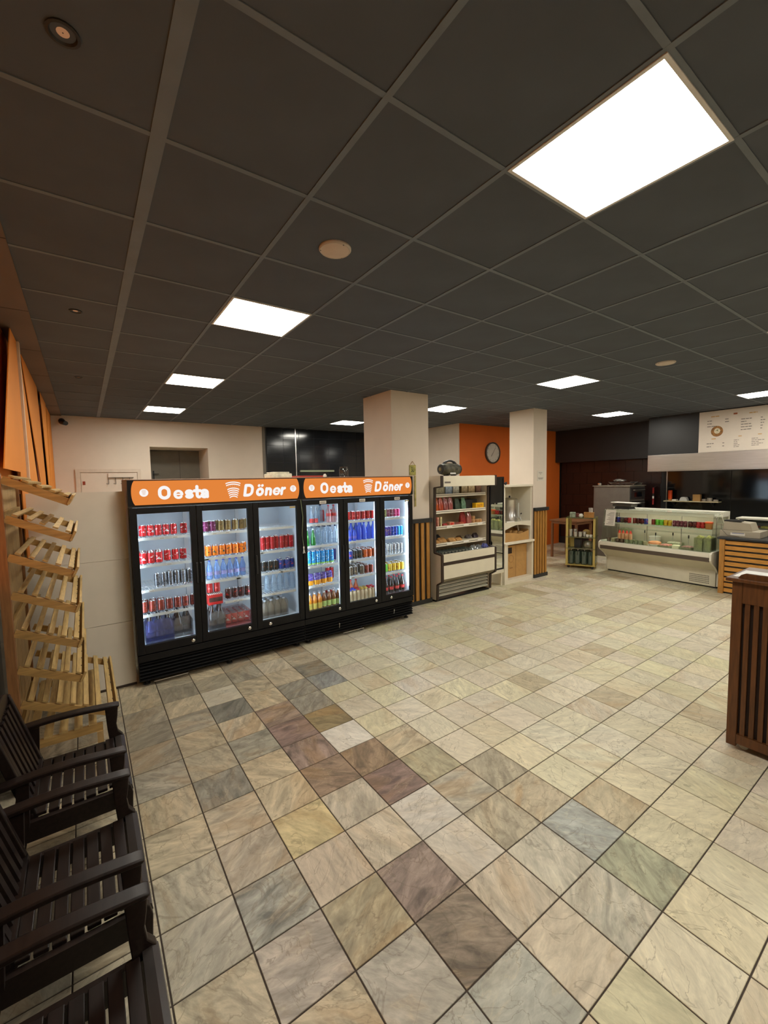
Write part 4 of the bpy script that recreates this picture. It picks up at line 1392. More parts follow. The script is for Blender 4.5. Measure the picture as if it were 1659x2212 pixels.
MB().box(4.42, 2.46, S2, 4.70, 2.66, S2 + .012).build('bottom', M_blackm, tt)
for q in ((4.42, 2.46, 4.70, 2.472), (4.42, 2.648, 4.70, 2.66), (4.42, 2.472, 4.432, 2.648), (4.688, 2.472, 4.70, 2.648)):
    MB().box(q[0], q[1], S2 + .012, q[2], q[3], S2 + .15).build('side', M_blackm, tt)
box_item('yellow_box', 4.58, 2.37, S2, .19, .08, .09, Mp('yellow', (226, 178, 30), var=.1), 'bright yellow box at the right end of cooler second shelf', 'box', face=Mp('yellowf', (200, 140, 20)))
for i, (x, c) in enumerate(((3.668, (170, 70, 64)), (3.722, (206, 150, 130)), (3.785, (196, 186, 140)))):
    box_item('thin_pack', x, 2.38, S3, .034, .07, .15, Mp('thin%d' % i, c), ['red thin upright pack at left end of cooler third shelf', 'pink thin upright pack, second on cooler third shelf', 'pale thin upright pack, third on cooler third shelf'][i], 'pack', 'thin packs on the cooler')
bag_item('candy_bag', 3.91, 2.42, S3, .10, .07, .04, Mp('cb', (150, 34, 30)), 'small dark red candy bag lying on cooler third shelf', 'bag')
box_item('small_tub', 3.985, 2.38, S3, .1, .08, .055, Mp('tub', (214, 150, 120)), 'small white and red tub on cooler third shelf', 'tub', face=Mp('tubf', (196, 50, 36)))
bag_item('candy_bag', 4.18, 2.44, S3, .16, .08, .04, Mp('cb2', (120, 60, 50)), 'flat brown candy bag beside the tub on third shelf', 'bag')
bag_item('candy_bag', 4.30, 2.44, S3, .1, .08, .035, Mp('cb3', (170, 80, 50)), 'flat orange candy bag near the middle of third shelf', 'bag')
bag_item('snack_pouch', 4.36, 2.47, S3, .13, .08, .2, Mp('rb', (150, 40, 38)), 'red snack pouch, left of the two on cooler third shelf', 'pouch', 'red pouches on third shelf')
bag_item('snack_pouch', 4.475, 2.44, S3, .11, .07, .185, glassy('clear_pouch', (.9, .7, .7), .14, .1, body=srgb(176, 96, 88), fac=.75), 'red see-through snack pouch, right of the two on third shelf', 'pouch', 'red pouches on third shelf')
for i, (x, z) in enumerate(((4.60, 0), (4.60, .058), (4.69, 0), (4.765, 0))):
    MB().lathe([(.034, 0), (.038, .006), (.038, .044), (.033, .05), (.035, .0505), (.035, .056)], (x, 2.46, S3 + z), 14, [0, 0, 0, 0, 1]).solo('food_jar', [Mp('jar%d' % i, (190, 140, 90)), Mp('jarl', (196, 170, 130), var=.1)],
        ['lower jar of the stacked pair on cooler third shelf', 'upper jar of the stacked pair on cooler third shelf', 'single small jar right of the stacked pair', 'last small jar at right end of cooler third shelf'][i], 'jar', 'small jars on the cooler')
M_bread = pm('flat_bread', srgb(178, 132, 74), .7, var=.3, scale=18, bump=.3)
for i, (x, y, w, h) in enumerate(((3.725, 2.45, .15, .05), (3.90, 2.50, .18, .075), (4.08, 2.46, .16, .06), (4.25, 2.48, .15, .05))):
    bag_item('bread_pack', x, y, S4, w, .15, h, M_bread, ['wrapped flat bread at left end of cooler fourth shelf', 'wrapped bread heap, second on cooler fourth shelf', 'wrapped bread, third on cooler fourth shelf', 'wrapped bread, fourth on cooler fourth shelf'][i], 'bread', 'wrapped breads on the cooler')
bag_item('dark_pack', 3.88, 2.68, S4, .36, .12, .10, Mp('dk', (40, 44, 52)), 'dark blue package behind the breads, fourth shelf', 'package')
bag_item('dark_pack', 4.40, 2.60, S4, .12, .1, .05, Mp('dk2', (84, 60, 36)), 'small brown package in middle of fourth shelf', 'package')
bag_item('dark_pack', 4.58, 2.55, S4, .14, .1, .06, Mp('dk3', (110, 104, 104), var=.6), 'grey speckled package on fourth shelf, right half', 'package')
bag_item('dark_pack', 4.71, 2.52, S4, .12, .1, .08, Mp('dk4', (56, 44, 56), var=.6), 'dark violet package at right end of fourth shelf', 'package')
# drinking glasses in the bin
GL = MB().lathe([(.024, 0), (.03, .004), (.034, .12), (.032, .12), (.028, .008), (.001, .008)], (0, 0, 0), 12, cap=False).mesh('drinking_glass', glassy('tumbler', (.86, .9, .9), .16, .04, body=srgb(150, 156, 150), fac=.10))
i = 0
for r_ in range(3):
    for k in range(9):
        i += 1
        put(GL, 'drinking_glass', 3.69 + k * .076 + r_ * .01, 2.25 + r_ * .082, .6606, f"clear drinking glass in cooler bin, {ORD[k]} from left, {['front', 'middle', 'back'][r_]} row", 'glass', 'clear glasses in the cooler bin')
M_bagc = glassy('crumpled_clear', (.92, .94, .95), .22, .08, body=srgb(200, 210, 220), fac=.3)
M_bagb = glassy('crumpled_blue', (.6, .66, .95), .2, .08, body=srgb(96, 104, 190), fac=.6)


def crumple(name, x, y, z, sx, sy, sz, mat, label, cat, seed, group=None):
    bm = bmesh.new()
    bmesh.ops.create_icosphere(bm, subdivisions=3, radius=1)
    rr = random.Random(seed)
    ph = [rr.uniform(0, 6) for _ in range(6)]
    m = MB()
    for v in bm.verts:
        c = v.co
        k = 1 + .12 * math.sin(7 * c.x + ph[0]) + .12 * math.sin(9 * c.y + ph[1]) + .1 * math.sin(8 * c.z + ph[2]) + .06 * math.sin(17 * c.x + 13 * c.y + ph[3]) + rr.uniform(-.05, .05)
        m.v.append((x + c.x * sx * k, y + c.y * sy * k, z + sz + max(-sz, c.z * sz * k)))
    for f in bm.faces:
        m.face([v.index for v in f.verts])
    bm.free()
    return m.solo(name, mat, label, cat, group)


crumple('plastic_bag', 4.43, 2.30, .6606, .058, .06, .07, M_bagc, 'crumpled clear plastic bag in cooler bin, next to glasses', 'bag', 3)
crumple('plastic_bag', 4.575, 2.31, .6606, .052, .06, .065, M_bagc, 'crumpled clear plastic bag in cooler bin, middle one', 'bag', 9)
crumple('plastic_bag', 4.71, 2.30, .6606, .055, .06, .075, M_bagb, 'crumpled blue plastic bag at right end of cooler bin', 'bag', 5)

# boombox on the cooler
t = thing('boombox', 'camouflage print portable speaker with handle on top of cooler', 'speaker', (4.06, 2.45, 1.951))
M_camo = pm('camouflage', srgb(70, 66, 50), .6, var=.9, scale=16)
bx = [(0, .070), (.03, .088), (.10, .095), (.27, .095), (.34, .088), (.37, .070)]
MB().lathe([(r, h) for h, r in bx], (3.875, 2.45, 2.055), 22, axis='x').build('body', M_camo, t)
for xx, s in ((3.873, -1), (4.247, 1)):
    MB().lathe([(.072, 0), (.078, .012 * s), (.06, .024 * s), (.02, .016 * s)], (xx, 2.45, 2.055), 22, axis='x').build('end_driver', M_blackm, t)
    MB().lathe([(.03, .017 * s), (.028, .026 * s), (.004, .028 * s)], (xx, 2.45, 2.055), 14, axis='x').build('driver_cap', pm('bronze', srgb(120, 108, 80), .4, .6), t)
hp = [(3.90 + .32 * k / 10, 2.45, 2.105 + .085 * math.sin(math.pi * k / 10) ** .7) for k in range(11)]
MB().tube(hp, [.022] * 3 + [.016] * 5 + [.022] * 3, 10).build('handle', M_blackm, t)
for xx in (3.97, 4.13):
    MB().box(xx, 2.40, 1.951, xx + .03, 2.50, 1.968).build('foot', M_blackm, t)
MB().box(3.98, 2.352, 1.975, 4.10, 2.358, 2.0).build('name_plate', pm('plate_white', srgb(206, 206, 200), .5), t)

# standing mirror right of the cooler
t = thing('standing_mirror', 'tall narrow black-framed mirror between cooler and shelf unit', 'mirror', (5.03, 2.30, .30))
MX0, MX1, MY = 4.855, 5.215, 2.315
f = MB()
f.box(MX0, MY - .012, .30, MX0 + .022, MY + .015, 1.92); f.box(MX1 - .022, MY - .012, .30, MX1, MY + .015, 1.92)
f.box(MX0 + .022, MY - .012, .30, MX1 - .022, MY + .015, .325); f.box(MX0 + .022, MY - .012, 1.895, MX1 - .022, MY + .015, 1.92)
f.build('frame', M_black, t)
MB().box(MX0 + .022, MY - .004, .325, MX1 - .022, MY + .012, 1.895).build('mirror_glass', pm('mirror', (.86, .88, .86), .02, 1.0, var=0), t)
t = thing('white_stool', 'low white stand under the mirror beside the cooler', 'stand', (5.0, 2.4, 0))
MB().box(4.86, 2.30, .24, 5.21, 2.6, .298).build('top', M_cream, t)
for xx, yy in ((4.87, 2.33), (5.175, 2.33), (4.87, 2.56), (5.175, 2.56)):
    MB().box(xx, yy, 0, xx + .025, yy + .025, .24).build('leg', M_cream, t)
MB().prism([(5.22, 1.80), (5.27, 1.83), (5.295, 1.805), (5.26, 1.775)], 'y', MY - .02, MY + .0).solo('hanging_bracket', M_blackm, 'small black bracket at the mirror top corner', 'bracket')

# white shelf unit with the urn
UX0, UX1, UY0, UY1 = 5.27, 6.055, 2.345, 2.80
M_unit = pm('white_board', srgb(228, 220, 200), .5, var=.02)
t = thing('shelf_unit', 'white open shelf unit holding the steel urn beside second pillar', 'shelf unit', ((UX0 + UX1) / 2, 2.55, 0))
MB().box(UX0, UY0, .75, UX0 + .03, UY1, 1.735).build('side_panel', M_unit, t)
MB().box(UX1 - .03, UY0, .75, UX1, UY1, 1.735).build('side_panel', M_unit, t)
MB().box(UX0 - .02, UY0 - .02, 1.736, UX1 + .01, UY1, 1.772).build('top_board', M_unit, t, bev=.004)
MB().box(UX0 + .0305, UY1 - .02, .75, UX1 - .0305, UY1 - .001, 1.735).build('back_board', M_unit, t)
sh = MB().box(UX0 + .0305, UY0, 1.075, UX1 - .0305, UY1 - .021, 1.10)
sh.build('middle_shelf', M_unit, t)
n = 12
ap = [(UX0 + .0305, 1.074), (UX1 - .0305, 1.074), (UX1 - .0305, 1.00)]
for k in range(n + 1):
    q = k / n
    ap.append((UX1 - .0305 - q * (UX1 - UX0 - .061), 1.0 + .045 * math.sin(math.pi * q * .9) - .10 * max(0, q - .55)))
MB().prism(ap, 'y', UY0 + .002, UY0 + .02).build('arched_apron', M_unit, t)
MB().box(UX0 - .04, UY0 - .06, .71, UX1 + .02, UY1, .749).build('lower_top', M_unit, t, bev=.006)
MB().box(UX0 - .02, UY0 - .03, 0, UX0 + .07, UY1, .709).build('lower_side', M_unit, t)
MB().box(UX1 - .02, UY0 - .03, 0, UX1 + .02, UY1, .709).build('lower_side', M_unit, t)
MB().box(UX0 + .0705, UY0 - .03, .0, UX1 - .0205, UY1, .07).build('plinth', M_unit, t)
t = thing('hot_water_urn', 'tall stainless steel urn with tap in the white shelf unit', 'urn', (5.70, 2.56, 1.1006))
z = 1.1006
MB().lathe([(.135, z), (.145, z + .006), (.145, z + .10), (.14, z + .11), (.14, z + .37), (.145, z + .378), (.145, z + .395)], (5.69, 2.56, 0), 26).build('body', M_steel, t)
MB().lathe([(.146, z + .3955), (.12, z + .42), (.04, z + .432), (.03, z + .434)], (5.69, 2.56, 0), 26).build('lid', M_steel, t)
MB().lathe([(.012, z + .434), (.02, z + .452), (.012, z + .468)], (5.69, 2.56, 0), 10).build('knob', M_blackm, t)
MB().tube([(5.74, 2.425, z + .07), (5.76, 2.37, z + .075), (5.765, 2.36, z + .02)], .014, 8).tube([(5.755, 2.375, z + .085), (5.755, 2.365, z + .13)], .009, 8).build('tap', M_steel, t)
MB().tube([(5.765, 2.37, z + .13), (5.78, 2.36, z + .15)], .012, 8).build('tap_knob', M_blackm, t)
MB().tube([(5.80, 2.45, z + .08), (5.80, 2.445, z + .33)], .008, 8).build('sight_tube', pm('sight', srgb(220, 220, 210), .2), t)
for s in (-1, 1):
    MB().tube([(5.69 + s * .145, 2.56, z + .30), (5.69 + s * .19, 2.55, z + .31), (5.69 + s * .19, 2.55, z + .26), (5.69 + s * .145, 2.56, z + .25)], .008, 8).build('handle', M_blackm, t)
MB().box(5.36, 2.36, 1.1006, 5.58, 2.40, 1.118).solo('paper_stack', M_paper, 'flat white paper stack beside the urn', 'paper')
MB().lathe([(.022, 0), (.026, .005), (.03, .09)], (5.335, 2.50, 1.1006), 12).solo('paper_cup', M_paper, 'white paper cup left of the urn', 'cup')
# open cardboard tray box
t = thing('cardboard_tray', 'open cardboard box with folded boxes on lower ledge of unit', 'cardboard box', (5.66, 2.5, .7496))
z = .7496
MB().box(5.32, 2.36, z, 6.0, 2.70, z + .006).build('bottom', M_card, t)
MB().prism([(5.32, z + .0065), (6.0, z + .0065), (6.0, z + .17), (5.72, z + .12), (5.60, z + .145), (5.32, z + .17)], 'y', 2.36, 2.366).build('front_flap', M_card, t)
MB().box(5.32, 2.694, z + .0065, 6.0, 2.70, z + .20).build('back_flap', M_card, t)
for xx in (5.32, 5.994):
    MB().box(xx, 2.3665, z + .0065, xx + .006, 2.6935, z + .19).build('end_flap', M_card, t)
for k, xx in enumerate((5.42, 5.58, 5.74)):
    MB().bar((xx, 2.45, z + .01), (xx + .10, 2.45, z + .2 - .02 * k), .15, .006, ref=(1, 0, -.4)).build('folded_box', M_card, t)
MB().bar((5.90, 2.5, z + .06), (5.79, 2.46, z + .30), .02, .006).build('strip', M_paper, t)
# big cardboard box in the lower part
t = thing('cardboard_box', 'large closed brown cardboard box inside the lower shelf unit', 'cardboard box', (5.71, 2.6, .0706))
MB().box(5.37, 2.42, .0706, 6.02, 2.78, .66).build('carton', M_card, t, bev=.004)
MB().box(5.69, 2.4185, .0706, 5.70, 2.4198, .66).build('tape_seam', pm('seam', srgb(150, 112, 62), .7), t)
MB().lathe([(.07, 0), (.07, -.0012), (.062, -.0012), (.062, 0)], (5.56, 2.4196, .42), 20, axis='y', cap=False).box(5.52, 2.4182, .24, 5.61, 2.4195, .26).build('print', pm('card_print', srgb(150, 106, 60), .8), t)
MB().box(5.40, 2.4175, .52, 5.58, 2.4195, .63).build('hand_hole', pm('hole', srgb(50, 36, 24), .9), t)

# wall clock
t = thing('wall_clock', 'round wall clock with pale dial on the orange wall', 'clock', (7.48, 4.47, 2.28))
cx, cz = 7.48, 2.515
MB().lathe([(.26, 0), (.26, -.045), (.235, -.05), (.225, -.03)], (cx, 4.499, cz), 36, axis='y', cap=False).build('rim', pm('clock_rim', srgb(70, 60, 52), .4), t)
MB().disc((cx, 4.47, cz), .228, 'y', 0, 36).build('dial', pm('dial', srgb(206, 196, 182), .5), t)
mk = MB()
for k in range(12):
    a_ = k * math.pi / 6
    p0 = Vector((cx + .185 * math.sin(a_), 4.468, cz + .185 * math.cos(a_))); p1 = Vector((cx + .21 * math.sin(a_), 4.468, cz + .21 * math.cos(a_)))
    mk.bar(p0, p1, .012, .002, ref=(0, 1, 0))
mk.build('hour_marks', M_ink, t)
for a_, l_, w_ in ((math.radians(218), .11, .014), (math.radians(35), .16, .01)):
    MB().bar((cx, 4.465, cz), (cx + l_ * math.sin(a_), 4.465, cz + l_ * math.cos(a_)), w_, .002, ref=(0, 1, 0)).build('hand', M_ink, t)

# hanging plaque on the first pillar
t = thing('hanging_plaque', 'small green and yellow plaque hanging on the first pillar', 'plaque', (3.225, 2.365, 1.96))
MB().box(3.17, 2.362, 1.965, 3.285, 2.373, 2.115).build('board', pm('plaque', srgb(168, 160, 80), .6, var=.5, scale=20), t)
pl = MB()
add_text(pl, 'SU', lambda p, q: (3.195 + p, 2.3612, 2.01 + q), width=.06, height=.075, bold=.02)
pl.build('lettering', pm('plaque_ink', srgb(70, 84, 40), .6), t)
MB().tube([(3.18, 2.368, 2.115), (3.228, 2.368, 2.17), (3.275, 2.368, 2.115)], .003).build('string', M_card, t)
MB().box(3.255, 2.362, 1.50, 3.285, 2.372, 1.955).solo('hanging_strip', pm('strip_olive', srgb(176, 160, 96), .6, var=.4, scale=14), 'narrow speckled strip hanging below the plaque on pillar', 'strip')
# faint paper note on second pillar
t = thing('pillar_note', 'faint white note with small print on second pillar', 'note', (6.30, 2.328, 1.84))
MB().box(6.20, 2.326, 1.83, 6.40, 2.3295, 2.02).build('sheet', pm('note_paper', srgb(218, 210, 196), .7), t)
pn = MB()
for z_, a_, b_ in ((1.98, 6.24, 6.35), (1.955, 6.28, 6.31), (1.88, 6.22, 6.38), (1.865, 6.24, 6.36)):
    pn.box(a_, 2.3250, z_, b_, 2.3260, z_ + .008)
pn.build('print', M_ink, t)

# ------------------------------------------------------------------ deli display case (faces the room, slightly turned)
DR = -0.060
D = thing('deli_case', 'cream glass-fronted deli display case with sauces and salads', 'display case', (7.68, -.06, 0), DR, local=True)
DL = 1.90
M_deli = pm('deli_cream', srgb(214, 208, 186), .45, var=.03)
M_deli2 = pm('deli_white', srgb(228, 224, 208), .4, var=.02)
MB().prism([(0, .03), (0, .30), (-.22, .47), (-.22, .56), (.55, .56), (.55, .03)], 'y', .03, DL - .03).build('base', M_deli, D, bev=.004)
MB().box(.05, .03, 0, .5, DL - .03, .03).build('plinth', M_blackm, D)
sp_ = [(.02, .25), (-.08, .36), (-.235, .455), (-.27, .50), (-.27, .60), (-.22, .635), (.55, .635), (.55, .03), (.02, .03)]
for a, b in ((0, .03), (DL - .03, DL)):
    MB().prism(sp_, 'y', a, b).build('end_panel', M_deli2, D, bev=.006)
MB().box(-.262, .03, .475, -.221, DL - .03, .545).build('bumper', pm('bumper_brown', srgb(84, 72, 62), .45), D, bev=.006)
MB().box(-.272, .03, .5455, -.2, DL - .03, .625).build('front_rail', M_deli2, D, bev=.008)
MB().box(-.2, .03, .5605, .54, DL - .03, .60).build('deck', pm('deck_white', srgb(214, 214, 200), .35), D)
MB().box(.42, .03, .601, .47, DL - .03, 1.20).build('rear_wall', M_deli, D)
gm = MB().prism([(-.235, .626), (-.229, .626), (-.139, 1.245), (-.145, 1.245)], 'y', .035, DL - .035).build('front_pane', M_greenglass, D)
MB().box(-.145, .03, 1.246, .2, DL - .03, 1.254).build('top_pane', M_greenglass, D)
MB().box(.2, .03, 1.18, .47, DL - .03, 1.262).build('canopy', M_deli2, D)
for a in (.032, DL - .038):
    MB().prism([(-.225, .636), (.41, .636), (.41, 1.18), (.19, 1.244), (-.137, 1.244)], 'y', a, a + .005).build('side_pane', M_greenglass, D)
MB().box(-.165, .05, .985, .16, DL - .05, .991).build('glass_shelf', M_greenglass, D)
MB().box(-.168, .05, .979, -.160, DL - .05, .993).build('shelf_edge', pm('shelf_edge', srgb(196, 206, 190), .3), D)
MB().box(.05, .10, .865, .30, DL - .10, .871).build('lower_shelf', M_greenglass, D)
for yy in (.1, .62, 1.2, 1.75):
    MB().box(.16, yy, .6, .175, yy + .012, 1.18).build('shelf_post', M_steel, D)
MB().tube([(-.02, .08, 1.225), (-.02, DL - .08, 1.225)], .012, 8).build('lamp_tube', emitter('case_lamp', (1.0, .95, .82), 16.0), D)
MB().box(-.075, .05, 1.185, -.068, DL - .05, 1.2455).build('lamp_valance', M_deli2, D)
vt = MB()
for r_ in range(5):
    for k in range(14):
        y0 = .12 + k * .021
        vt.box(-.0012, y0, .065 + r_ * .03, 0.0004, y0 + .014, .065 + r_ * .03 + .018)
vt.build('vent_slots', pm('vent_dark', srgb(110, 104, 92), .7), D)
MB().bar((.10, .03, 1.26), (.12, -.03, 1.04), .02, .008).build('end_bracket', M_deli2, D)
DM = Matrix.Translation((7.68, -.06, 0)) @ Matrix.Rotation(DR, 4, 'Z')


def dp(x, y, z):
    return tuple(DM @ Vector((x, y, z)))


def dput(me, name, x, y, z, label, cat, group=None):
    p = dp(x, y, z)
    return put(me, name, p[0], p[1], p[2], label, cat, group)


# cans and jars on the glass shelf, listed from the right end
row = []
cw = {'b': 'black', 'u': 'blue', 'r': 'redplain', 'c': 'cola', 'y': 'yellow', 'g': 'lime', 'o': 'brown', 's': 'slimmaroon'}
specs = [(.205, 'r'), (.265, 'r'), (.322, 'c'), (.389, 'c'), (.457, 's'), (.515, 's'), (.573, 's'), (.631, 's'), (.70, 'y'), (.768, 'y'), (.836, 'g'), (.904, 'g'), (.972, 'o'),
         (1.10, 'u'), (1.168, 'c'), (1.236, 'c'), (1.304, 'o'), (1.40, 'r'), (1.468, 'c'), (1.536, 'grey'), (1.604, 'u'), (1.672, 'b')]
for i, (y, k) in enumerate(specs):
    kk = cw.get(k, k)
    nth = ORD[i] if i < 12 else ORD[len(specs) - 1 - i]
    side = 'right' if i < 12 else 'left'
    dput(can_proto(kk), 'drink_can', -.085, y, .9916, f'{CAN[kk][3]} can on the deli glass shelf, {nth} from the {side}', 'can', 'cans on the deli glass shelf')
p = dp(-.085, .115, .9916)
t = thing('sauce_bucket', 'orange-lidded brown sauce bucket at right end of deli glass shelf', 'bucket', p)
MB().lathe([(.042, p[2]), (.050, p[2] + .004), (.056, p[2] + .095)], (p[0], p[1], 0), 18).build('tub', pm('bucket_brown', srgb(176, 116, 60), .5), t)
MB().lathe([(.060, p[2] + .0955), (.061, p[2] + .118), (.056, p[2] + .122)], (p[0], p[1], 0), 18).build('lid', pm('lid_orange', srgb(226, 84, 30), .45), t)
# deck goods
ZD = .6006
KT = MB().lathe([(.028, 0), (.032, .006), (.032, .105), (.03, .12), (.026, .1205), (.014, .16), (.008, .175)], (0, 0, 0), 14, [0, 0, 0, 0, 1, 1]).mesh('squeeze_bottle', [pm('squeeze_cream', srgb(226, 170, 130), .4), pm('squeeze_cap', srgb(222, 50, 26), .4)])
for i, y in enumerate((1.43, 1.50, 1.57, 1.64)):
    dput(KT, 'squeeze_bottle', .02, y, ZD + .06, f'squeeze bottle with red cap in deli case, {ORD[3 - i]} from left', 'bottle', 'red-capped squeeze bottles')
q = dp(.02, 1.535, ZD)
MB().box(-.05, 1.38, ZD, .09, 1.69, ZD + .059).build('bottle_step', pm('step_white', srgb(208, 204, 190), .4), D)
CP1 = MB().lathe([(.030, 0), (.035, .004), (.040, .085), (.037, .085), (.033, .06), (.001, .062)], (0, 0, 0), 14, [0, 0, 0, 1, 1], cap=False)
cupm = {}
for n_, c_, c2 in (('green', (150, 160, 120), (120, 140, 80)), ('dark', (96, 70, 56), (80, 50, 40)), ('pale', (190, 180, 140), (220, 210, 170))):
    cupm[n_] = CP1.mesh('food_cup', [glassy('cup_' + n_, tuple(v * .9 for v in srgb(*c_)), .1, .1, body=srgb(*c_), fac=.75), pm('fill_' + n_, srgb(*c2), .7, var=.4, scale=40)])
for i, (y, k) in enumerate(((1.76, 'dark'), (1.67, 'pale'), (1.585, 'dark'), (1.50, 'dark'), (1.41, 'green'), (1.325, 'green'), (1.24, 'green'), (1.155, 'green'), (1.075, 'pale'))):
    dput(cupm[k], 'food_cup', -.14, y, ZD, f"{ {'dark': 'dark brown', 'pale': 'pale', 'green': 'greenish'}[k]} filled cup along the deli front, {ORD[i]} from left", 'cup', 'filled cups along the deli front')
M_let = pm('lettuce', srgb(196, 192, 120), .7, var=.6, scale=22, bump=.5)
M_letd = pm('lettuce_pale', srgb(206, 200, 140), .7, var=.4, scale=26, bump=.5)


def tub(name, x0, y0, x1, y1, h, fill, label, zf=.8, film=None):
    c = dp((x0 + x1) / 2, (y0 + y1) / 2, ZD)
    t = thing(name, label, 'food tub', c, DR, local=True)
    w, l = (x1 - x0) / 2, (y1 - y0) / 2
    m = MB()
    m.box(-w, -l, 0, w, -l + .004, h); m.box(-w, l - .004, 0, w, l, h); m.box(-w, -l + .004, 0, -w + .004, l - .004, h); m.box(w - .004, -l + .004, 0, w, l - .004, h); m.box(-w + .004, -l + .004, 0, w - .004, l - .004, .004)
    m.build('tub', film or glassy('tub_film', (.88, .93, .85), .1, .1, body=srgb(200, 200, 160), fac=.3), t)
    bm = bmesh.new(); bmesh.ops.create_icosphere(bm, subdivisions=3, radius=1)
    rr = random.Random(label)
    f = MB()
    for v in bm.verts:
        k = 1 + rr.uniform(-.07, .07)
        sx = math.copysign(abs(v.co.x) ** .5, v.co.x); sy = math.copysign(abs(v.co.y) ** .5, v.co.y)
        f.v.append((sx * (w - .008) * min(1, k), sy * (l - .008) * min(1, k), .006 + h * zf * .5 * (1 + v.co.z) * k))
    for q_ in bm.faces:
        f.face([v.index for v in q_.verts])
    bm.free()
    f.build('filling', fill, t)
    return t


tub('lettuce_tub', -.15, .045, .03, .165, .25, M_let, 'tall clear tub of lettuce at right end of deli deck, outer one', 1.08)
tub('lettuce_tub', -.15, .175, .03, .30, .24, M_let, 'tall clear tub of lettuce at right of deli deck, inner one', 1.1)
tub('onion_tub', -.16, .335, .06, .52, .06, pm('red_onion', srgb(150, 104, 96), .6, var=.6, scale=30), 'low tub of chopped red onion in deli case', 1.1)
tub('slice_tub', -.16, .68, .08, .86, .05, pm('meat_slices', srgb(206, 132, 118), .6, var=.5, scale=30), 'low tray of pink sliced meat in deli case', 1.2)
tub('cheese_tub', .19, .66, .38, .9, .06, pm('grated', srgb(226, 222, 196), .7, var=.2, scale=40), 'tray of white grated cheese behind the meat', 1.2)
c = dp(-.05, .585, ZD)
MB().prism([(c[0] - .09, c[1] - .055), (c[0] + .06, c[1] - .02), (c[0] + .02, c[1] + .075), (c[0] - .08, c[1] + .06)], 'z', ZD, ZD + .07).solo('cheese_block', pm('white_cheese', srgb(236, 230, 196), .5, var=.05), 'white wedge of cheese in the middle of deli deck', 'cheese', bev=.008)
c = dp(-.005, .98, ZD)
t = thing('salmon_dish', 'round white dish heaped with orange spread in deli case', 'dish', c, 0)
MB().lathe([(.08, ZD), (.085, ZD + .012), (.115, ZD + .04), (.11, ZD + .042)], (c[0], c[1], 0), 24).build('dish', M_paper, t)
MB().lathe([(.106, ZD + .043), (.10, ZD + .075), (.06, ZD + .092), (.002, ZD + .096)], (c[0], c[1], 0), 20, cap=False).build('spread', pm('spread', srgb(222, 150, 104), .55, var=.15, scale=20), t)
c = dp(.28, 1.12, ZD)
MB().lathe([(.08, ZD), (.095, ZD + .02), (.10, ZD + .14), (.09, ZD + .145), (.02, ZD + .16)], (c[0], c[1], 0), 22).solo('white_bowl', M_paper, 'white lidded bowl behind the orange spread dish', 'bowl')
for i, (x, y) in enumerate(((.27, 1.30), (.02, .985), (.25, .80), (.04, .46))):
    c = dp(x, y, .60)
    t = thing('serving_spoon', ['black-handled serving spoon left of white bowl', 'black-handled spoon standing in the orange spread', 'black-handled spoon in the grated cheese', 'black-handled spoon by the red onion tub'][i], 'spoon', (c[0], c[1], .60), 0)
    MB().tube([(c[0], c[1], .72 if i in (1, 2) else .6006), (c[0] + .01, c[1], .79)], .005).build('stem', M_steel, t)
    MB().tube([(c[0] + .01, c[1], .79), (c[0] + .014, c[1], .845)], .011, 8).build('handle', M_blackm, t)
tub('green_tub', .19, 1.58, .36, 1.74, .24, pm('mint_fill', srgb(168, 186, 140), .6, var=.15, scale=20), 'pale green tub in the left rear of deli case', 1.0)
# scale on top, with a sheet of paper
c = dp(.02, 1.56, 1.2545)
t = thing('counter_scale', 'dark boxy scale with white sheet on top, on deli case', 'scale', c, DR, local=True)
MB().prism([(-.15, 0), (.15, 0), (.12, .05), (-.12, .05)], 'x', -.10, .12).build('base', M_blackm, t)
MB().box(-.10, -.18, .051, .13, .18, .10).build('body', pm('scale_dark', srgb(62, 58, 50), .5), t, bev=.01)
MB().bar((0, -.24, .118), (0, .20, .128), .26, .004).build('sheet', M_paper, t)
# paper taped to the front glass
t = thing('price_sheet', 'white printed sheet taped to the left end of deli glass', 'sheet', dp(-.2, 1.72, .9), DR, local=True)
n0 = Vector((-.148, 0, 1.20 - .9)) - Vector((-.2, 0, 0)) * 0
def gx(z):
    return -.237 + (z - .626) * (.09 / .619) - .003 + .2
MB().prism([(gx(.93), .03), (gx(.93) - .001, .03), (gx(1.235) - .001, .335), (gx(1.235), .335)], 'y', -.10, .10).build('paper', M_paper, t)
pr_ = MB()
for k in range(9):
    z_ = .06 + k * .028
    pr_.prism([(gx(.9 + z_) - .0012, z_), (gx(.9 + z_) - .0018, z_), (gx(.9 + z_ + .008) - .0018, z_ + .008), (gx(.9 + z_ + .008) - .0012, z_ + .008)], 'y', -.07, .07 - (k % 3) * .03)
pr_.build('print', M_ink, t)

# ------------------------------------------------------------------ wooden order counter
t = thing('order_counter', 'wooden order counter with horizontal slats and black top', 'counter', (7.8, -1.9, 0))
y1, y0 = -.135, -3.6
MB().box(7.49, y0, .0, 8.05, y1 - .005, .865).build('body', M_blackm, t)
MB().box(7.44, y1 - .065, .0, 7.489, y1, .868).build('corner_post', M_slatwood, t)
for k in range(10):
    z = .03 + k * .0845
    MB().box(7.462, y0, z, 7.489, y1 - .066, z + .056).build('slat', M_slatwoodh, t)
MB().box(7.42, y0, .869, 8.1, y1 + .03, .90).build('worktop', pm('black_top', srgb(40, 42, 46), .35), t, bev=.003)
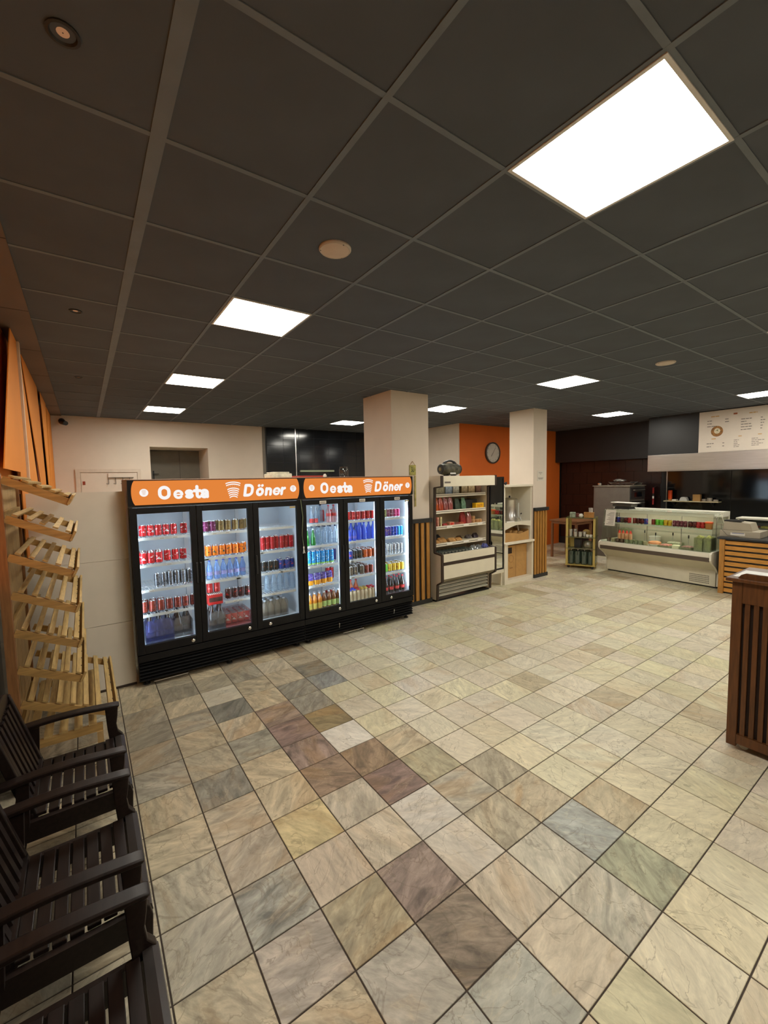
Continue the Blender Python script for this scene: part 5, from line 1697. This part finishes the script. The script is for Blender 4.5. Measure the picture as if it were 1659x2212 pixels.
# cash register
t = thing('cash_register', 'grey boxy cash register on the order counter', 'cash register', (7.72, -.36, .9006))
z = .9006
Mg = pm('register_grey', srgb(176, 166, 146), .5, var=.04)
MB().box(7.55, -.60, z, 7.95, -.10, z + .10).build('drawer', Mg, t, bev=.006)
MB().prism([(-.12, z + .1005), (-.50, z + .1005), (-.46, z + .22), (-.14, z + .24)], 'x', 7.60, 7.92).build('housing', Mg, t, bev=.006)
MB().box(7.6, -.36, z + .2405, 7.72, -.14, z + .262).build('display', M_blackm, t)
MB().box(7.548, -.42, z + .03, 7.5495, -.24, z + .07).build('sticker', M_paper, t)
MB().box(7.5465, -.41, z + .06, 7.548, -.26, z + .068).build('sticker_line', pm('blue_ink', srgb(60, 80, 150), .6), t)
MB().tube([(7.545, -.12, z + .20), (7.52, -.13, z + .12), (7.53, -.2, z + .03), (7.56, -.4, z + .004)], .004).build('cable', M_ink, t)
# topping counter behind
t = thing('topping_counter', 'white chilled topping counter behind the cash register', 'counter', (8.6, -1.6, 0))
MB().box(8.25, -3.4, 0, 8.95, -.12, .92).build('cabinet', M_deli, t)
MB().box(8.22, -3.4, 1.13, 8.55, -.12, 1.155).build('guard_top', M_deli2, t)
for yy in (-.14, -1.2, -2.3, -3.38):
    MB().box(8.24, yy - .02, .921, 8.26, yy, 1.13).build('guard_post', M_deli2, t)
MB().box(8.243, -3.38, .93, 8.247, -.14, 1.12).build('guard_pane', M_greenglass, t)
for k, c_ in enumerate(((150, 60, 50), (170, 160, 80), (90, 110, 60), (200, 180, 150), (120, 60, 70), (180, 150, 70))):
    y_ = -.2 - k * .22
    o_ = MB().box(8.30, y_ - .19, .9206, 8.5, y_, .99).build('topping_pan', M_steel, t)
    MB().box(8.31, y_ - .18, .9905, 8.49, y_ - .01, 1.01 + .01 * (k % 2)).build('topping', pm('topping%d' % k, srgb(*c_), .7, var=.5, scale=40, bump=.4), o_)
t = thing('grey_slicer', 'grey slicing machine on the topping counter', 'slicer', (8.75, -.75, .9206))
MB().box(8.6, -1.0, .9206, 8.9, -.45, .98).build('base', pm('slicer_grey', srgb(130, 130, 122), .4, .3), t, bev=.01)
MB().box(8.62, -.95, 1.08, 8.9, -.5, 1.14).build('arm', pm('slicer_grey', srgb(130, 130, 122), .4, .3), t, bev=.01)
MB().lathe([(.09, 0), (.09, .01), (.03, .02)], (8.66, -.7, 1.03), 20, axis='x').build('blade', M_steel, t)
MB().box(8.8, -.9, .981, 8.86, -.8, 1.08).build('post', pm('slicer_grey', srgb(130, 130, 122), .4, .3), t)

# ------------------------------------------------------------------ hood, menu, oven, wall shelf
t = thing('extractor_hood', 'long brushed steel extractor hood under the menu board', 'hood', (9.7, -.8, 1.99))
MB().box(9.60, -3.6, 1.99, 9.648, 1.865, 2.335).build('front_sheet', M_steel, t, bev=.004)
MB().box(9.60, -3.6, 1.975, 10.40, 1.865, 1.989).build('underside', M_steel, t)
t = thing('menu_board', 'large white menu board with printed price lists on black wall', 'menu board', (9.64, -.2, 2.34))
MB().box(9.628, -1.5, 2.337, 9.648, .92, 3.15).build('board', pm('menu_white', srgb(222, 210, 196), .6, var=.02), t)
pr_ = MB(); X = 9.6272


def bars(y, z, n, w, h=.014, m=0, dz=.05, seed=0):
    rr = random.Random(seed)
    for k in range(n):
        L_ = w * rr.uniform(.45, 1.0); yy = y
        while L_ > .02:
            s_ = min(L_, rr.uniform(.03, .08))
            pr_.poly([(X, yy, z - k * dz), (X, yy - s_ + .008, z - k * dz), (X, yy - s_ + .008, z - k * dz + h), (X, yy, z - k * dz + h)], m)
            yy -= s_; L_ -= s_


bars(.72, 3.03, 1, .30, .02, 1, seed=1); bars(.36, 3.04, 1, .07, .03, 2, seed=2); bars(.12, 3.03, 1, .22, .02, 1, seed=3)
bars(.78, 2.95, 3, .17, dz=.055, seed=4); bars(.49, 2.96, 2, .08, dz=.05, seed=5)
bars(.24, 2.93, 5, .2, dz=.05, seed=6); bars(-.05, 2.93, 5, .09, dz=.05, seed=7)
bars(.70, 2.59, 1, .17, .018, 1, seed=8); bars(.78, 2.50, 2, .18, dz=.06, seed=9); bars(.52, 2.50, 2, .05, dz=.06, seed=10)
bars(.27, 2.61, 1, .1, .016, 1, seed=11); bars(.34, 2.54, 5, .12, .01, 0, .032, 12); bars(-.02, 2.62, 1, .12, .016, 1, seed=13); bars(.07, 2.55, 5, .2, .01, 0, .032, 14)
for b_ in range(3):
    bars(-.35 - b_ * .36, 2.95, 8, .24, dz=.065, seed=20 + b_)
pr_.build('print', [M_ink, pm('menu_gold', srgb(206, 160, 100), .6), pm('menu_rust', srgb(160, 84, 44), .6)], t)
MB().disc((9.6270, .615, 2.745), .10, 'x', 0, 30, .105).build('dish_picture', pm('dish_brown', srgb(150, 104, 52), .6, var=.4, scale=30), t)
MB().disc((9.6266, .612, 2.752), .052, 'x', 0, 24, .055).build('dish_centre', pm('dish_cream', srgb(216, 206, 176), .6, var=.2, scale=30), t)
MB().disc((9.6262, .61, 2.765), .014, 'x', 0, 10).build('dish_leaf', pm('dish_leaf', srgb(110, 120, 70), .6), t)

t = thing('deck_oven', 'tall grey steel oven beside the dark tiled wall', 'oven', (9.6, 2.45, 0))
Mo = pm('oven_grey', srgb(112, 106, 98), .4, .3, var=.06)
MB().box(9.22, 2.06, 0, 9.95, 2.88, 1.655).build('body', Mo, t, bev=.006)
MB().box(9.20, 2.04, 1.656, 9.97, 2.90, 1.67).build('top', pm('oven_top', srgb(150, 142, 126), .4), t)
for z0, z1 in ((1.36, 1.62), (1.02, 1.32), (.6, .98)):
    o_ = MB().box(9.26, 2.04, z0, 9.92, 2.059, z1).build('oven_door', pm('oven_door', srgb(44, 42, 42), .3), t)
    MB().tube([(9.34, 2.035, z1 - .05), (9.34, 2.01, z1 - .05), (9.84, 2.01, z1 - .05), (9.84, 2.035, z1 - .05)], .01, 8).build('handle', M_steel, o_)
    MB().box(9.40, 2.036, z0 + .05, 9.78, 2.0395, z1 - .1).build('oven_window', M_bglass, o_)
for i, (dx, dy, dz, s_) in enumerate(((0, 0, 0, 1), (.03, -.02, .03, .95), (-.02, .03, .058, .85))):
    x_, y_ = 9.6 + dx, 2.35 + dy
    m = MB().prism([(y_ - .26 * s_, 0), (y_ - .30 * s_, .026), (y_ - .295 * s_, .028), (y_ - .255 * s_, .004), (y_ + .255 * s_, .004), (y_ + .295 * s_, .028), (y_ + .30 * s_, .026), (y_ + .26 * s_, 0)], 'x', x_ - .2 * s_, x_ + .2 * s_)
    m.v = [(a_, b_, c_ + 1.6706 + dz) for a_, b_, c_ in m.v]
    m.solo('baking_tray', M_steel, ['bottom steel tray of the stack on the oven', 'middle steel tray of the stack on the oven', 'top steel tray of the stack on the oven'][i], 'tray', 'steel trays on the oven')
crumple('foil_bundle', 9.55, 2.45, 1.757, .16, .12, .03, pm('foil', (.8, .78, .74), .3, .8, var=.3, scale=20), 'crumpled foil lying on the oven trays', 'foil', 11)
MB().lathe([(.02, 1.6706), (.045, 1.70), (.045, 1.73), (.02, 1.755)], (9.3, 2.78, 0), 14).solo('metal_ball', M_chrome, 'small shiny round pot at the left edge of oven top', 'pot')
t = thing('hanging_strap', 'red, white and black strap hanging beside the oven', 'strap', (10.25, 2.0, 1.1))
for z0, z1, m_ in ((1.2, 1.34, 'red'), (1.345, 1.40, 'white'), (1.405, 1.46, 'black'), (1.465, 1.60, 'red')):
    MB().tube([(10.25, 2.0, z0), (10.25, 2.0, z1)], .018, 8).build('strap_piece', {'red': pm('strap_red', srgb(150, 30, 30), .6), 'white': M_paper, 'black': M_blackm}[m_], t)
MB().tube([(10.25, 2.0, 1.60), (10.40, 2.0, 1.64)], .006).build('hook', M_steel, t)
t = thing('wall_shelf', 'narrow pale wall shelf on the black glass behind deli', 'shelf', (10.3, 1.35, 1.28))
MB().box(10.2, .72, 1.285, 10.404, 2.0 - .24, 1.305).build('board', pm('shelf_pale', srgb(190, 176, 140), .5), t)
for yy in (.85, 1.6):
    MB().prism([(10.23, 1.284), (10.403, 1.284), (10.403, 1.18)], 'y', yy, yy + .02).build('bracket', M_blackm, t)
ZS = 1.3056
MB().lathe([(.035, ZS), (.04, ZS + .01), (.038, ZS + .03), (.042, ZS + .04), (.045, ZS + .22), (.04, ZS + .235)], (10.28, 1.655, 0), 14, [0, 0, 0, 1, 1]).solo('orange_dispenser', [pm('disp_base', srgb(200, 130, 70), .5), pm('disp_orange', srgb(226, 80, 24), .5)], 'bright orange dispenser at left end of wall shelf', 'dispenser')
MB().prism([(1.30, ZS), (1.46, ZS), (1.44, ZS + .06), (1.42, ZS + .085), (1.34, ZS + .085), (1.32, ZS + .06)], 'x', 10.24, 10.36).solo('kitchen_scale', pm('scale_white', srgb(210, 210, 206), .4), 'small white kitchen scale on wall shelf', 'scale', bev=.004)
MB().box(10.24, 1.52, ZS, 10.36, 1.60, ZS + .03).solo('napkin_stack', M_paper, 'low stack of napkins beside orange dispenser', 'napkins')
MB().box(10.24, 1.06, ZS, 10.34, 1.2, ZS + .15).solo('paper_bag', M_card, 'tan upright paper bag on wall shelf', 'bag', bev=.006)
for i, (y_, r_, h_) in enumerate(((1.0, .042, .05), (.90, .05, .075), (.79, .045, .04))):
    MB().lathe([(r_ * .8, ZS), (r_, ZS + .006), (r_, ZS + h_ * .7), (r_ * .9, ZS + h_)], (10.3, y_ + .0, 0), 14).solo('round_container', pm('cont%d' % i, srgb(150, 140, 126), .5), ['low grey container next to paper bag on wall shelf', 'taller grey container on wall shelf, second from right', 'low container at right end of wall shelf'][i], 'container', 'containers on wall shelf')

# ------------------------------------------------------------------ trolley with cups
CR = math.atan2(-.923, .384)
CT = thing('serving_trolley', 'pale wood trolley with clear shelves beside the deli case', 'trolley', (7.40, 2.47, 0), CR, local=True)
cw_, cd_ = .55, .46
M_tw = pm('trolley_wood', srgb(198, 176, 100), .5, var=.15, scale=10, stretch=(10, 10, 1))
for x_ in (0, cw_ - .04):
    for y_ in (0, cd_ - .03):
        MB().box(x_, y_, .075, x_ + .04, y_ + .03, 1.05).build('post', M_tw, CT)
M_acr = glassy('acrylic', (.88, .9, .8), .08, .05, body=srgb(170, 160, 110), fac=.10)
for z, nm in ((.075, 'bottom_board'), (.42, 'shelf'), (.655, 'shelf'), (1.05, 'top')):
    MB().box(-.01, -.01, z - .012, cw_ + .01, cd_ + .01, z + .006).build(nm, M_tw if z < .1 else glassy('shelf_acrylic', (.8, .85, .75), .1, .05, body=srgb(150, 150, 110), fac=.35), CT)
for x_ in (-.006, cw_ + .001):
    MB().box(x_, .03, .09, x_ + .004, cd_ - .03, 1.03).build('side_sheet', M_acr, CT)
for x_ in (.04, cw_ - .06):
    for y_ in (.04, cd_ - .06):
        MB().lathe([(.022, -.011), (.026, -.006), (.026, .006), (.022, .011)], (x_ + .01, y_ + .01, .027), 14, axis='y').build('caster', M_blackm, CT)
        MB().box(x_, y_, .05, x_ + .02, y_ + .02, .0625).build('caster_fork', M_steel, CT)
TM = Matrix.Translation((7.40, 2.47, 0)) @ Matrix.Rotation(CR, 4, 'Z')


def tp(x, y, z):
    return tuple(TM @ Vector((x, y, z)))


CUP = MB().lathe([(.030, 0), (.034, .004), (.038, .15), (.035, .15), (.031, .01), (.001, .01)], (0, 0, 0), 14, cap=False).mesh('steel_cup', pm('cup_steel', (.62, .62, .6), .25, .8))
CUPS = MB().lathe([(.030, 0), (.034, .004), (.038, .105), (.035, .105), (.031, .01), (.001, .01)], (0, 0, 0), 14, cap=False).mesh('steel_cup', pm('cup_steel', (.62, .62, .6), .25, .8))
for i, (x, y, s) in enumerate(((.085, .06, 0), (.165, .10, 0), (.18, .02, 1), (.27, .03, 1), (.34, .08, 1))):
    put(CUPS if s else CUP, 'steel_cup', *tp(x, y, .6616), ['tall steel cup at left of trolley shelf', 'tall steel cup second from left on trolley shelf', 'short steel cup third on trolley shelf', 'short steel cup fourth on trolley shelf', 'short steel cup last on trolley shelf'][i], 'cup', 'steel cups on the trolley')
CW = MB().lathe([(.02, 0), (.028, .01), (.03, .05), (.027, .05), (.02, .012), (.001, .012)], (0, 0, 0), 12, cap=False).mesh('white_cup', M_paper)
for i, x in enumerate((.40, .465)):
    put(CW, 'white_cup', *tp(x, .04, .6616), f'small white cup on the trolley shelf, {["left", "right"][i]} of two', 'cup', 'white cups on the trolley')
c = tp(.36, .25, .6616)
MB().lathe([(.06, c[2]), (.075, c[2] + .02), (.07, c[2] + .10), (.03, c[2] + .13)], (c[0], c[1], 0), 16).solo('wooden_lid_jar', pm('tan_jar', srgb(184, 150, 86), .6), 'tan round jar behind the cups on trolley', 'jar')


def tbox(name, x0, y0, z0, x1, y1, z1, mats, label, cat, group=None, bev=.003):
    c = tp((x0 + x1) / 2, (y0 + y1) / 2, z0)
    w, l = (x1 - x0) / 2, (y1 - y0) / 2
    o = MB().box(-w, -l, 0, w, l, z1 - z0).build(name, mats, None, bev=bev)
    o.location = c; o.rotation_euler = (0, 0, CR)
    tag(o, label, cat, group)
    return o


tbox('black_box', .15, .08, .4266, .27, .3, .60, M_blackm, 'black box on the lower trolley shelf', 'box')
tbox('wood_block', .06, .2, .4266, .14, .38, .62, M_tw, 'pale wooden block on the lower trolley shelf', 'block')
c = tp(.40, .18, .4266)
MB().lathe([(.10, c[2]), (.105, c[2] + .01), (.10, c[2] + .08), (.07, c[2] + .13), (.02, c[2] + .145)], (c[0], c[1], 0), 18).solo('clear_dome_tub', glassy('dome', (.85, .85, .8), .12, .08, body=srgb(150, 146, 120), fac=.5), 'cloudy domed tub on the lower trolley shelf', 'tub')
VS = MB().lathe([(.045, 0), (.055, .006), (.058, .25), (.054, .27), (.05, .27), (.05, .02), (.001, .02)], (0, 0, 0), 16, cap=False).mesh('green_vase', glassy('vase_green', (.45, .58, .52), .08, .05, body=srgb(84, 104, 92), fac=.6))
for i in range(4):
    put(VS, 'green_vase', *tp(.09 + i * .125, .1, .0816), f'tall grey-green glass jar on trolley bottom, {ORD[i]} from left', 'jar', 'grey-green jars on trolley bottom')
for i in range(3):
    put(VS, 'green_vase', *tp(.13 + i * .13, .3, .0816), f'tall grey-green glass jar in the back row, {ORD[i]} from left', 'jar', 'grey-green jars in trolley back row')
tbox('tea_tin', .06, .06, 1.0566, .16, .16, 1.16, [pm('tin_green', srgb(150, 160, 140), .5, var=.5, scale=20)], 'pale green printed tin at left of trolley top', 'tin')
tbox('tea_box', .165, .14, 1.0566, .225, .24, 1.13, [pm('tin_red', srgb(120, 60, 50), .5, var=.7, scale=20)], 'dark red and green tea box on trolley top', 'box')
c = tp(.275, .06, 1.0566)
crumple('white_napkins', c[0], c[1], c[2], .04, .04, .04, pm('napkin', srgb(224, 222, 210), .8, var=.08, scale=20), 'crumpled white napkins on trolley top', 'napkins', 4)
t = thing('straw_box', 'wooden box with upright white straws on trolley top', 'box', tp(.42, .1, 1.0566), CR, local=True)
Mw = pm('straw_wood', srgb(176, 122, 60), .6, var=.2, scale=12)
for q in ((-.09, -.06, .09, -.05), (-.09, .05, .09, .06), (-.09, -.05, -.08, .05), (.08, -.05, .09, .05), (-.005, -.05, .005, .05)):
    MB().box(q[0], q[1], 0, q[2], q[3], .11).build('side', Mw, t)
MB().box(-.08, -.05, 0, .08, .05, .006).build('bottom', Mw, t)
for k in range(8):
    x_ = .012 + (k % 4) * .018; y_ = -.03 + (k // 4) * .035
    MB().tube([(x_, y_, .007), (x_ + .012 * ((k % 3) - 1), y_, .20)], .004, 6).build('straw', M_paper, t)
# brown table behind the trolley
t = thing('side_table', 'brown wooden table standing behind the trolley', 'table', (8.55, 2.95, 0))
Mt = pm('table_brown', srgb(128, 86, 54), .55, var=.2, scale=8, stretch=(1, 8, 8))
MB().box(8.25, 2.72, .86, 8.95, 3.42, .895).build('tabletop', Mt, t, bev=.004)
for x_, y_ in ((8.28, 2.75), (8.88, 2.75), (8.28, 3.35), (8.88, 3.35)):
    MB().box(x_, y_, 0, x_ + .045, y_ + .045, .80).build('leg', Mt, t)
for q in ((8.28, 2.755, 8.92, 2.78), (8.28, 3.36, 8.92, 3.385), (8.285, 2.78, 8.31, 3.36), (8.9, 2.78, 8.925, 3.36)):
    MB().box(q[0], q[1], .801, q[2], q[3], .859).build('apron', Mt, t)

# ------------------------------------------------------------------ wooden bread rack
t = thing('bread_rack', 'pine bread rack with sloping slatted shelves beside the white partition', 'rack', (-.98, 1.35, 0))
RY0, RY1 = .85, 1.85
M_pinex = pm('pine_rail', srgb(180, 144, 86), .6, var=.22, scale=7, stretch=(1, 10, 10))
M_post = pm('rack_post', srgb(150, 104, 62), .6, var=.2, scale=8, stretch=(10, 10, 1))
MB().box(-1.198, RY0 - .022, 0, -1.150, RY0 + .022, 1.985).build('post', M_post, t)
MB().box(-1.198, RY1 - .012, 0, -1.170, RY1 + .022, 1.985).build('post', M_post, t)
for k in range(5):
    MB().box(-1.198, RY0 + .024 + k * .191, .05, -1.186, RY0 + .212 + k * .191, 1.93).build('back_board', M_pineback, t)
for z in (.3, 1.0, 1.7):
    MB().box(-1.185, RY0 + .03, z, -1.166, RY1 - .03, z + .05).build('back_rail', M_pine, t)


def tray(zb, zf, xb, xf, ns, y0=RY0, y1=RY1):
    s = MB().bar((xb, y0, zb), (xf, y0, zf), .022, .045).build('side_rail', M_pinex, t)
    s2 = MB().bar((xb, y1, zb), (xf, y1, zf), .022, .045).build('side_rail', M_pinex, t)
    nrm = Vector((zb - zf, 0, xf - xb)).normalized() if True else None
    for k in range(ns):
        q = (k + .5) / ns
        x = xb + (xf - xb) * q; z = zb + (zf - zb) * q
        L_ = (xf - xb) / ns * .46
        d_ = Vector((xf - xb, 0, zf - zb)).normalized()
        p = Vector((x, 0, z)) + nrm * .029
        a = p - d_ * L_ / 2; b = p + d_ * L_ / 2
        MB().prism([(a.x, a.z), (b.x, b.z), (b.x + nrm.x * .011, b.z + nrm.z * .011), (a.x + nrm.x * .011, a.z + nrm.z * .011)], 'y', y0 - .011, y1 + .011).build('slat', M_pine, t)
    d_ = Vector((xf - xb, 0, zf - zb)).normalized()
    e = Vector((xf, 0, zf)) + d_ * .007
    MB().bar((e.x, y0 - .02, e.z + .02), (e.x, y1 + .02, e.z + .02), .014, .065, ref=tuple(nrm)).build('front_lip', M_pine, t)
    pg = MB()
    for k in range(6):
        yy = y0 + .12 + k * (y1 - y0 - .24) / 5
        pg.bar((e.x - .016, yy, e.z + .005), (e.x - .016, yy, e.z + .05), .016, .016)
    pg.build('peg', M_brownstrip, t)


for k in range(6):
    tray(1.948 - k * .2335, 1.798 - k * .2320, -1.148, -.832, 5)
tray(.560, .352, -1.146, -.668, 7)
# level bottom tray on legs
MB().box(-1.142, RY0 - .012, .255, -.74, RY0 + .012, .305).build('side_rail', M_pinex, t)
MB().box(-1.142, RY1 - .012, .255, -.74, RY1 + .012, .305).build('side_rail', M_pinex, t)
for k in range(5):
    x = -1.13 + k * .078
    MB().box(x, RY0 - .011, .306, x + .045, RY1 + .011, .317).build('slat', M_pine, t)
for yy in (RY0, RY1):
    MB().box(-.775, yy - .02, 0, -.74, yy + .02, .2545).build('leg', M_pineback, t)

# ------------------------------------------------------------------ dark garden armchairs
def make_chair():
    c = thing('armchair', 'chair', 'chair', (0, 0, 0), 0, 'dark slatted armchairs', local=True)
    # seat slats run side to side, curving down at the front
    for k in range(8):
        x = .035 + k * .047
        z = .405 + .012 * ((k - 3.5) / 3.5) ** 2
        MB().box(x, -.232, z, x + .040, .232, z + .016).build('seat_slat', M_darkwood, c, bev=.003)
    MB().prism([(.412, .425), (.44, .428), (.458, .418), (.462, .395), (.45, .395), (.44, .408), (.412, .410)], 'y', -.262, .262).build('seat_front', pm('seat_front_lit', srgb(46, 42, 40), .30, var=.3, scale=8), c)  # greyer than the slats: light on the rounded front put into the colour
    for s in (-1, 1):
        y = s * .247
        MB().bar((.01, y, .385), (.44, y, .385), .026, .05).build('seat_rail', M_darkwood, c)
        # shaped front leg / arm support
        pts = [(.452, 0), (.405, 0), (.398, .30), (.385, .40), (.378, .48), (.372, .60), (.436, .60), (.432, .55), (.424, .50), (.430, .455), (.452, .425), (.46, .39), (.455, .30)]
        MB().prism(pts, 'y', y - .016 + s * .018, y + .016 + s * .018).build('front_leg', M_darkwood, c, bev=.004)
        MB().prism([(-.06, 0), (-.015, 0), (.065, .40), (.075, .60), (.03, .60), (.02, .40)], 'y', y - .015 + s * .018, y + .015 + s * .018).build('rear_leg', M_darkwood, c)
        # armrest: slightly waved, rounded nose
        am = []
        n = 12
        for k in range(n + 1):
            q = k / n
            am.append((-.03 + .46 * q, .603 + .012 * math.sin(q * 3.6)))
        top = [(x, z + .022) for x, z in am]
        pr = am + [(.440, .603), (.446, .614)] + top[::-1]
        MB().prism(pr, 'y', y + s * .018 - .028, y + s * .018 + .028, sm=True).build('armrest', M_darkwood, c, bev=.006)
        MB().prism([(.05, .36), (.41, .36), (.41, .32), (.05, .32)], 'y', y - .010, y + .010).build('side_stretcher', M_darkwood, c)
    # reclined back with uprights
    for s in (-1, 1):
        MB().bar((.075, s * .215, .40), (-.045, s * .215, .83), .03, .038, ref=(1, 0, 0)).build('back_post', M_darkwood, c, bev=.004)
    for k in range(6):
        y = -.16 + k * .064
        MB().bar((.066, y, .455), (-.030, y, .80), .034, .012, ref=(1, 0, 0)).build('back_slat', M_darkwood, c)
    rail = [(y / 10 * .232, .055 * (1 - (y / 10) ** 2)) for y in range(-10, 11, 2)]
    m = MB()
    ps = [(a, .80) for a, b in rail] + [(a, .835 + b) for a, b in rail[::-1]]
    i0 = len(m.v)
    m.prism(ps, 'x', -.058, -.034)
    m.build('top_rail', M_darkwood, c, bev=.004)
    MB().bar((.068, -.215, .445), (.068, .215, .445), .03, .022).build('lower_rail', M_darkwood, c)
    return c


ch = make_chair()
CHL = ['dark wooden slatted armchair farthest from the camera, next to bread rack', 'dark wooden slatted armchair in the middle of the row', 'dark wooden slatted armchair nearest the camera']
for i, y in enumerate((.115, -.622, -1.30)):
    if i == 0:
        o = ch; o.location = (-1.100, y, 0); o['label'] = CHL[0]
    else:
        copy_tree(ch, (-1.100, y, 0), 0, CHL[i])

# ------------------------------------------------------------------ lectern at the right edge
t = thing('lectern', 'brown wooden lectern with vertical slats at the right edge', 'lectern', (3.03, -1.88, 0))
LX0, LX1, LY0, LY1 = 2.80, 3.24, -2.20, -1.565
M_lgap = pm('lectern_dark', srgb(38, 20, 12), .7)
MB().box(LX0 + .03, LY0 + .03, .06, LX1, LY1 - .03, 1.17).build('core', M_lgap, t)
for y_ in (LY1 - .055, LY0):
    MB().box(LX0, y_, .028, LX0 + .045, y_ + .055, 1.175).build('corner_post', M_lectern, t, bev=.003)
    MB().box(LX1 - .045, y_, .028, LX1 + .001, y_ + .055, 1.175).build('corner_post', M_lectern, t)
MB().box(LX0 + .004, LY0 + .056, 1.03, LX0 + .0295, LY1 - .056, 1.175).build('top_rail', M_lectern, t)
MB().box(LX0 + .002, LY0 + .056, .05, LX0 + .0295, LY1 - .056, .115).build('bottom_rail', M_lectern, t)
MB().box(LX0 + .046, LY1 - .029, .05, LX1 - .046, LY1 - .004, 1.175).build('side_board', M_lectern, t)
n = 11
for k in range(n):
    y_ = LY0 + .06 + (k + .22) * (LY1 - LY0 - .12) / n
    MB().box(LX0 + .008, y_, .116, LX0 + .0285, y_ + .026, 1.029).build('slat', M_lectern, t)
MB().box(LX0 - .03, LY0 - .03, 1.176, LX1 + .03, LY1 + .03, 1.20).build('top_board', M_lectern, t, bev=.004)
lip = [(LY1 - .03, 1.2005), (LY1 - .045, 1.222), (LY1 - .07, 1.235), (LY0 + .07, 1.235), (LY0 + .03, 1.2005)]
MB().prism(lip, 'x', LX0 + .0, LX0 + .018).build('raised_lip', M_lectern, t)
for x_ in (LX0 + .06, LX1 - .06):
    for y_ in (LY0 + .06, LY1 - .085):
        MB().lathe([(.018, -.01), (.026, -.008), (.026, .008), (.018, .01)], (x_, y_, .0265), 12, axis='x').build('caster', pm('caster_grey', srgb(190, 186, 172), .5), t)
m = MB().box(LX0 + .03, -1.80, 1.2006, LX0 + .30, -1.56, 1.204)
m.solo('printed_sheet', pm('sheet_print', srgb(226, 224, 218), .6, var=.12, scale=30), 'white printed sheet on the lectern top, nearest its edge', 'paper')
MB().box(LX0 + .05, -2.06, 1.2006, LX0 + .32, -1.805, 1.208).solo('menu_leaflet', pm('leaflet', srgb(206, 150, 140), .6, var=.5, scale=14), 'pinkish printed leaflet lying on the lectern top', 'leaflet')
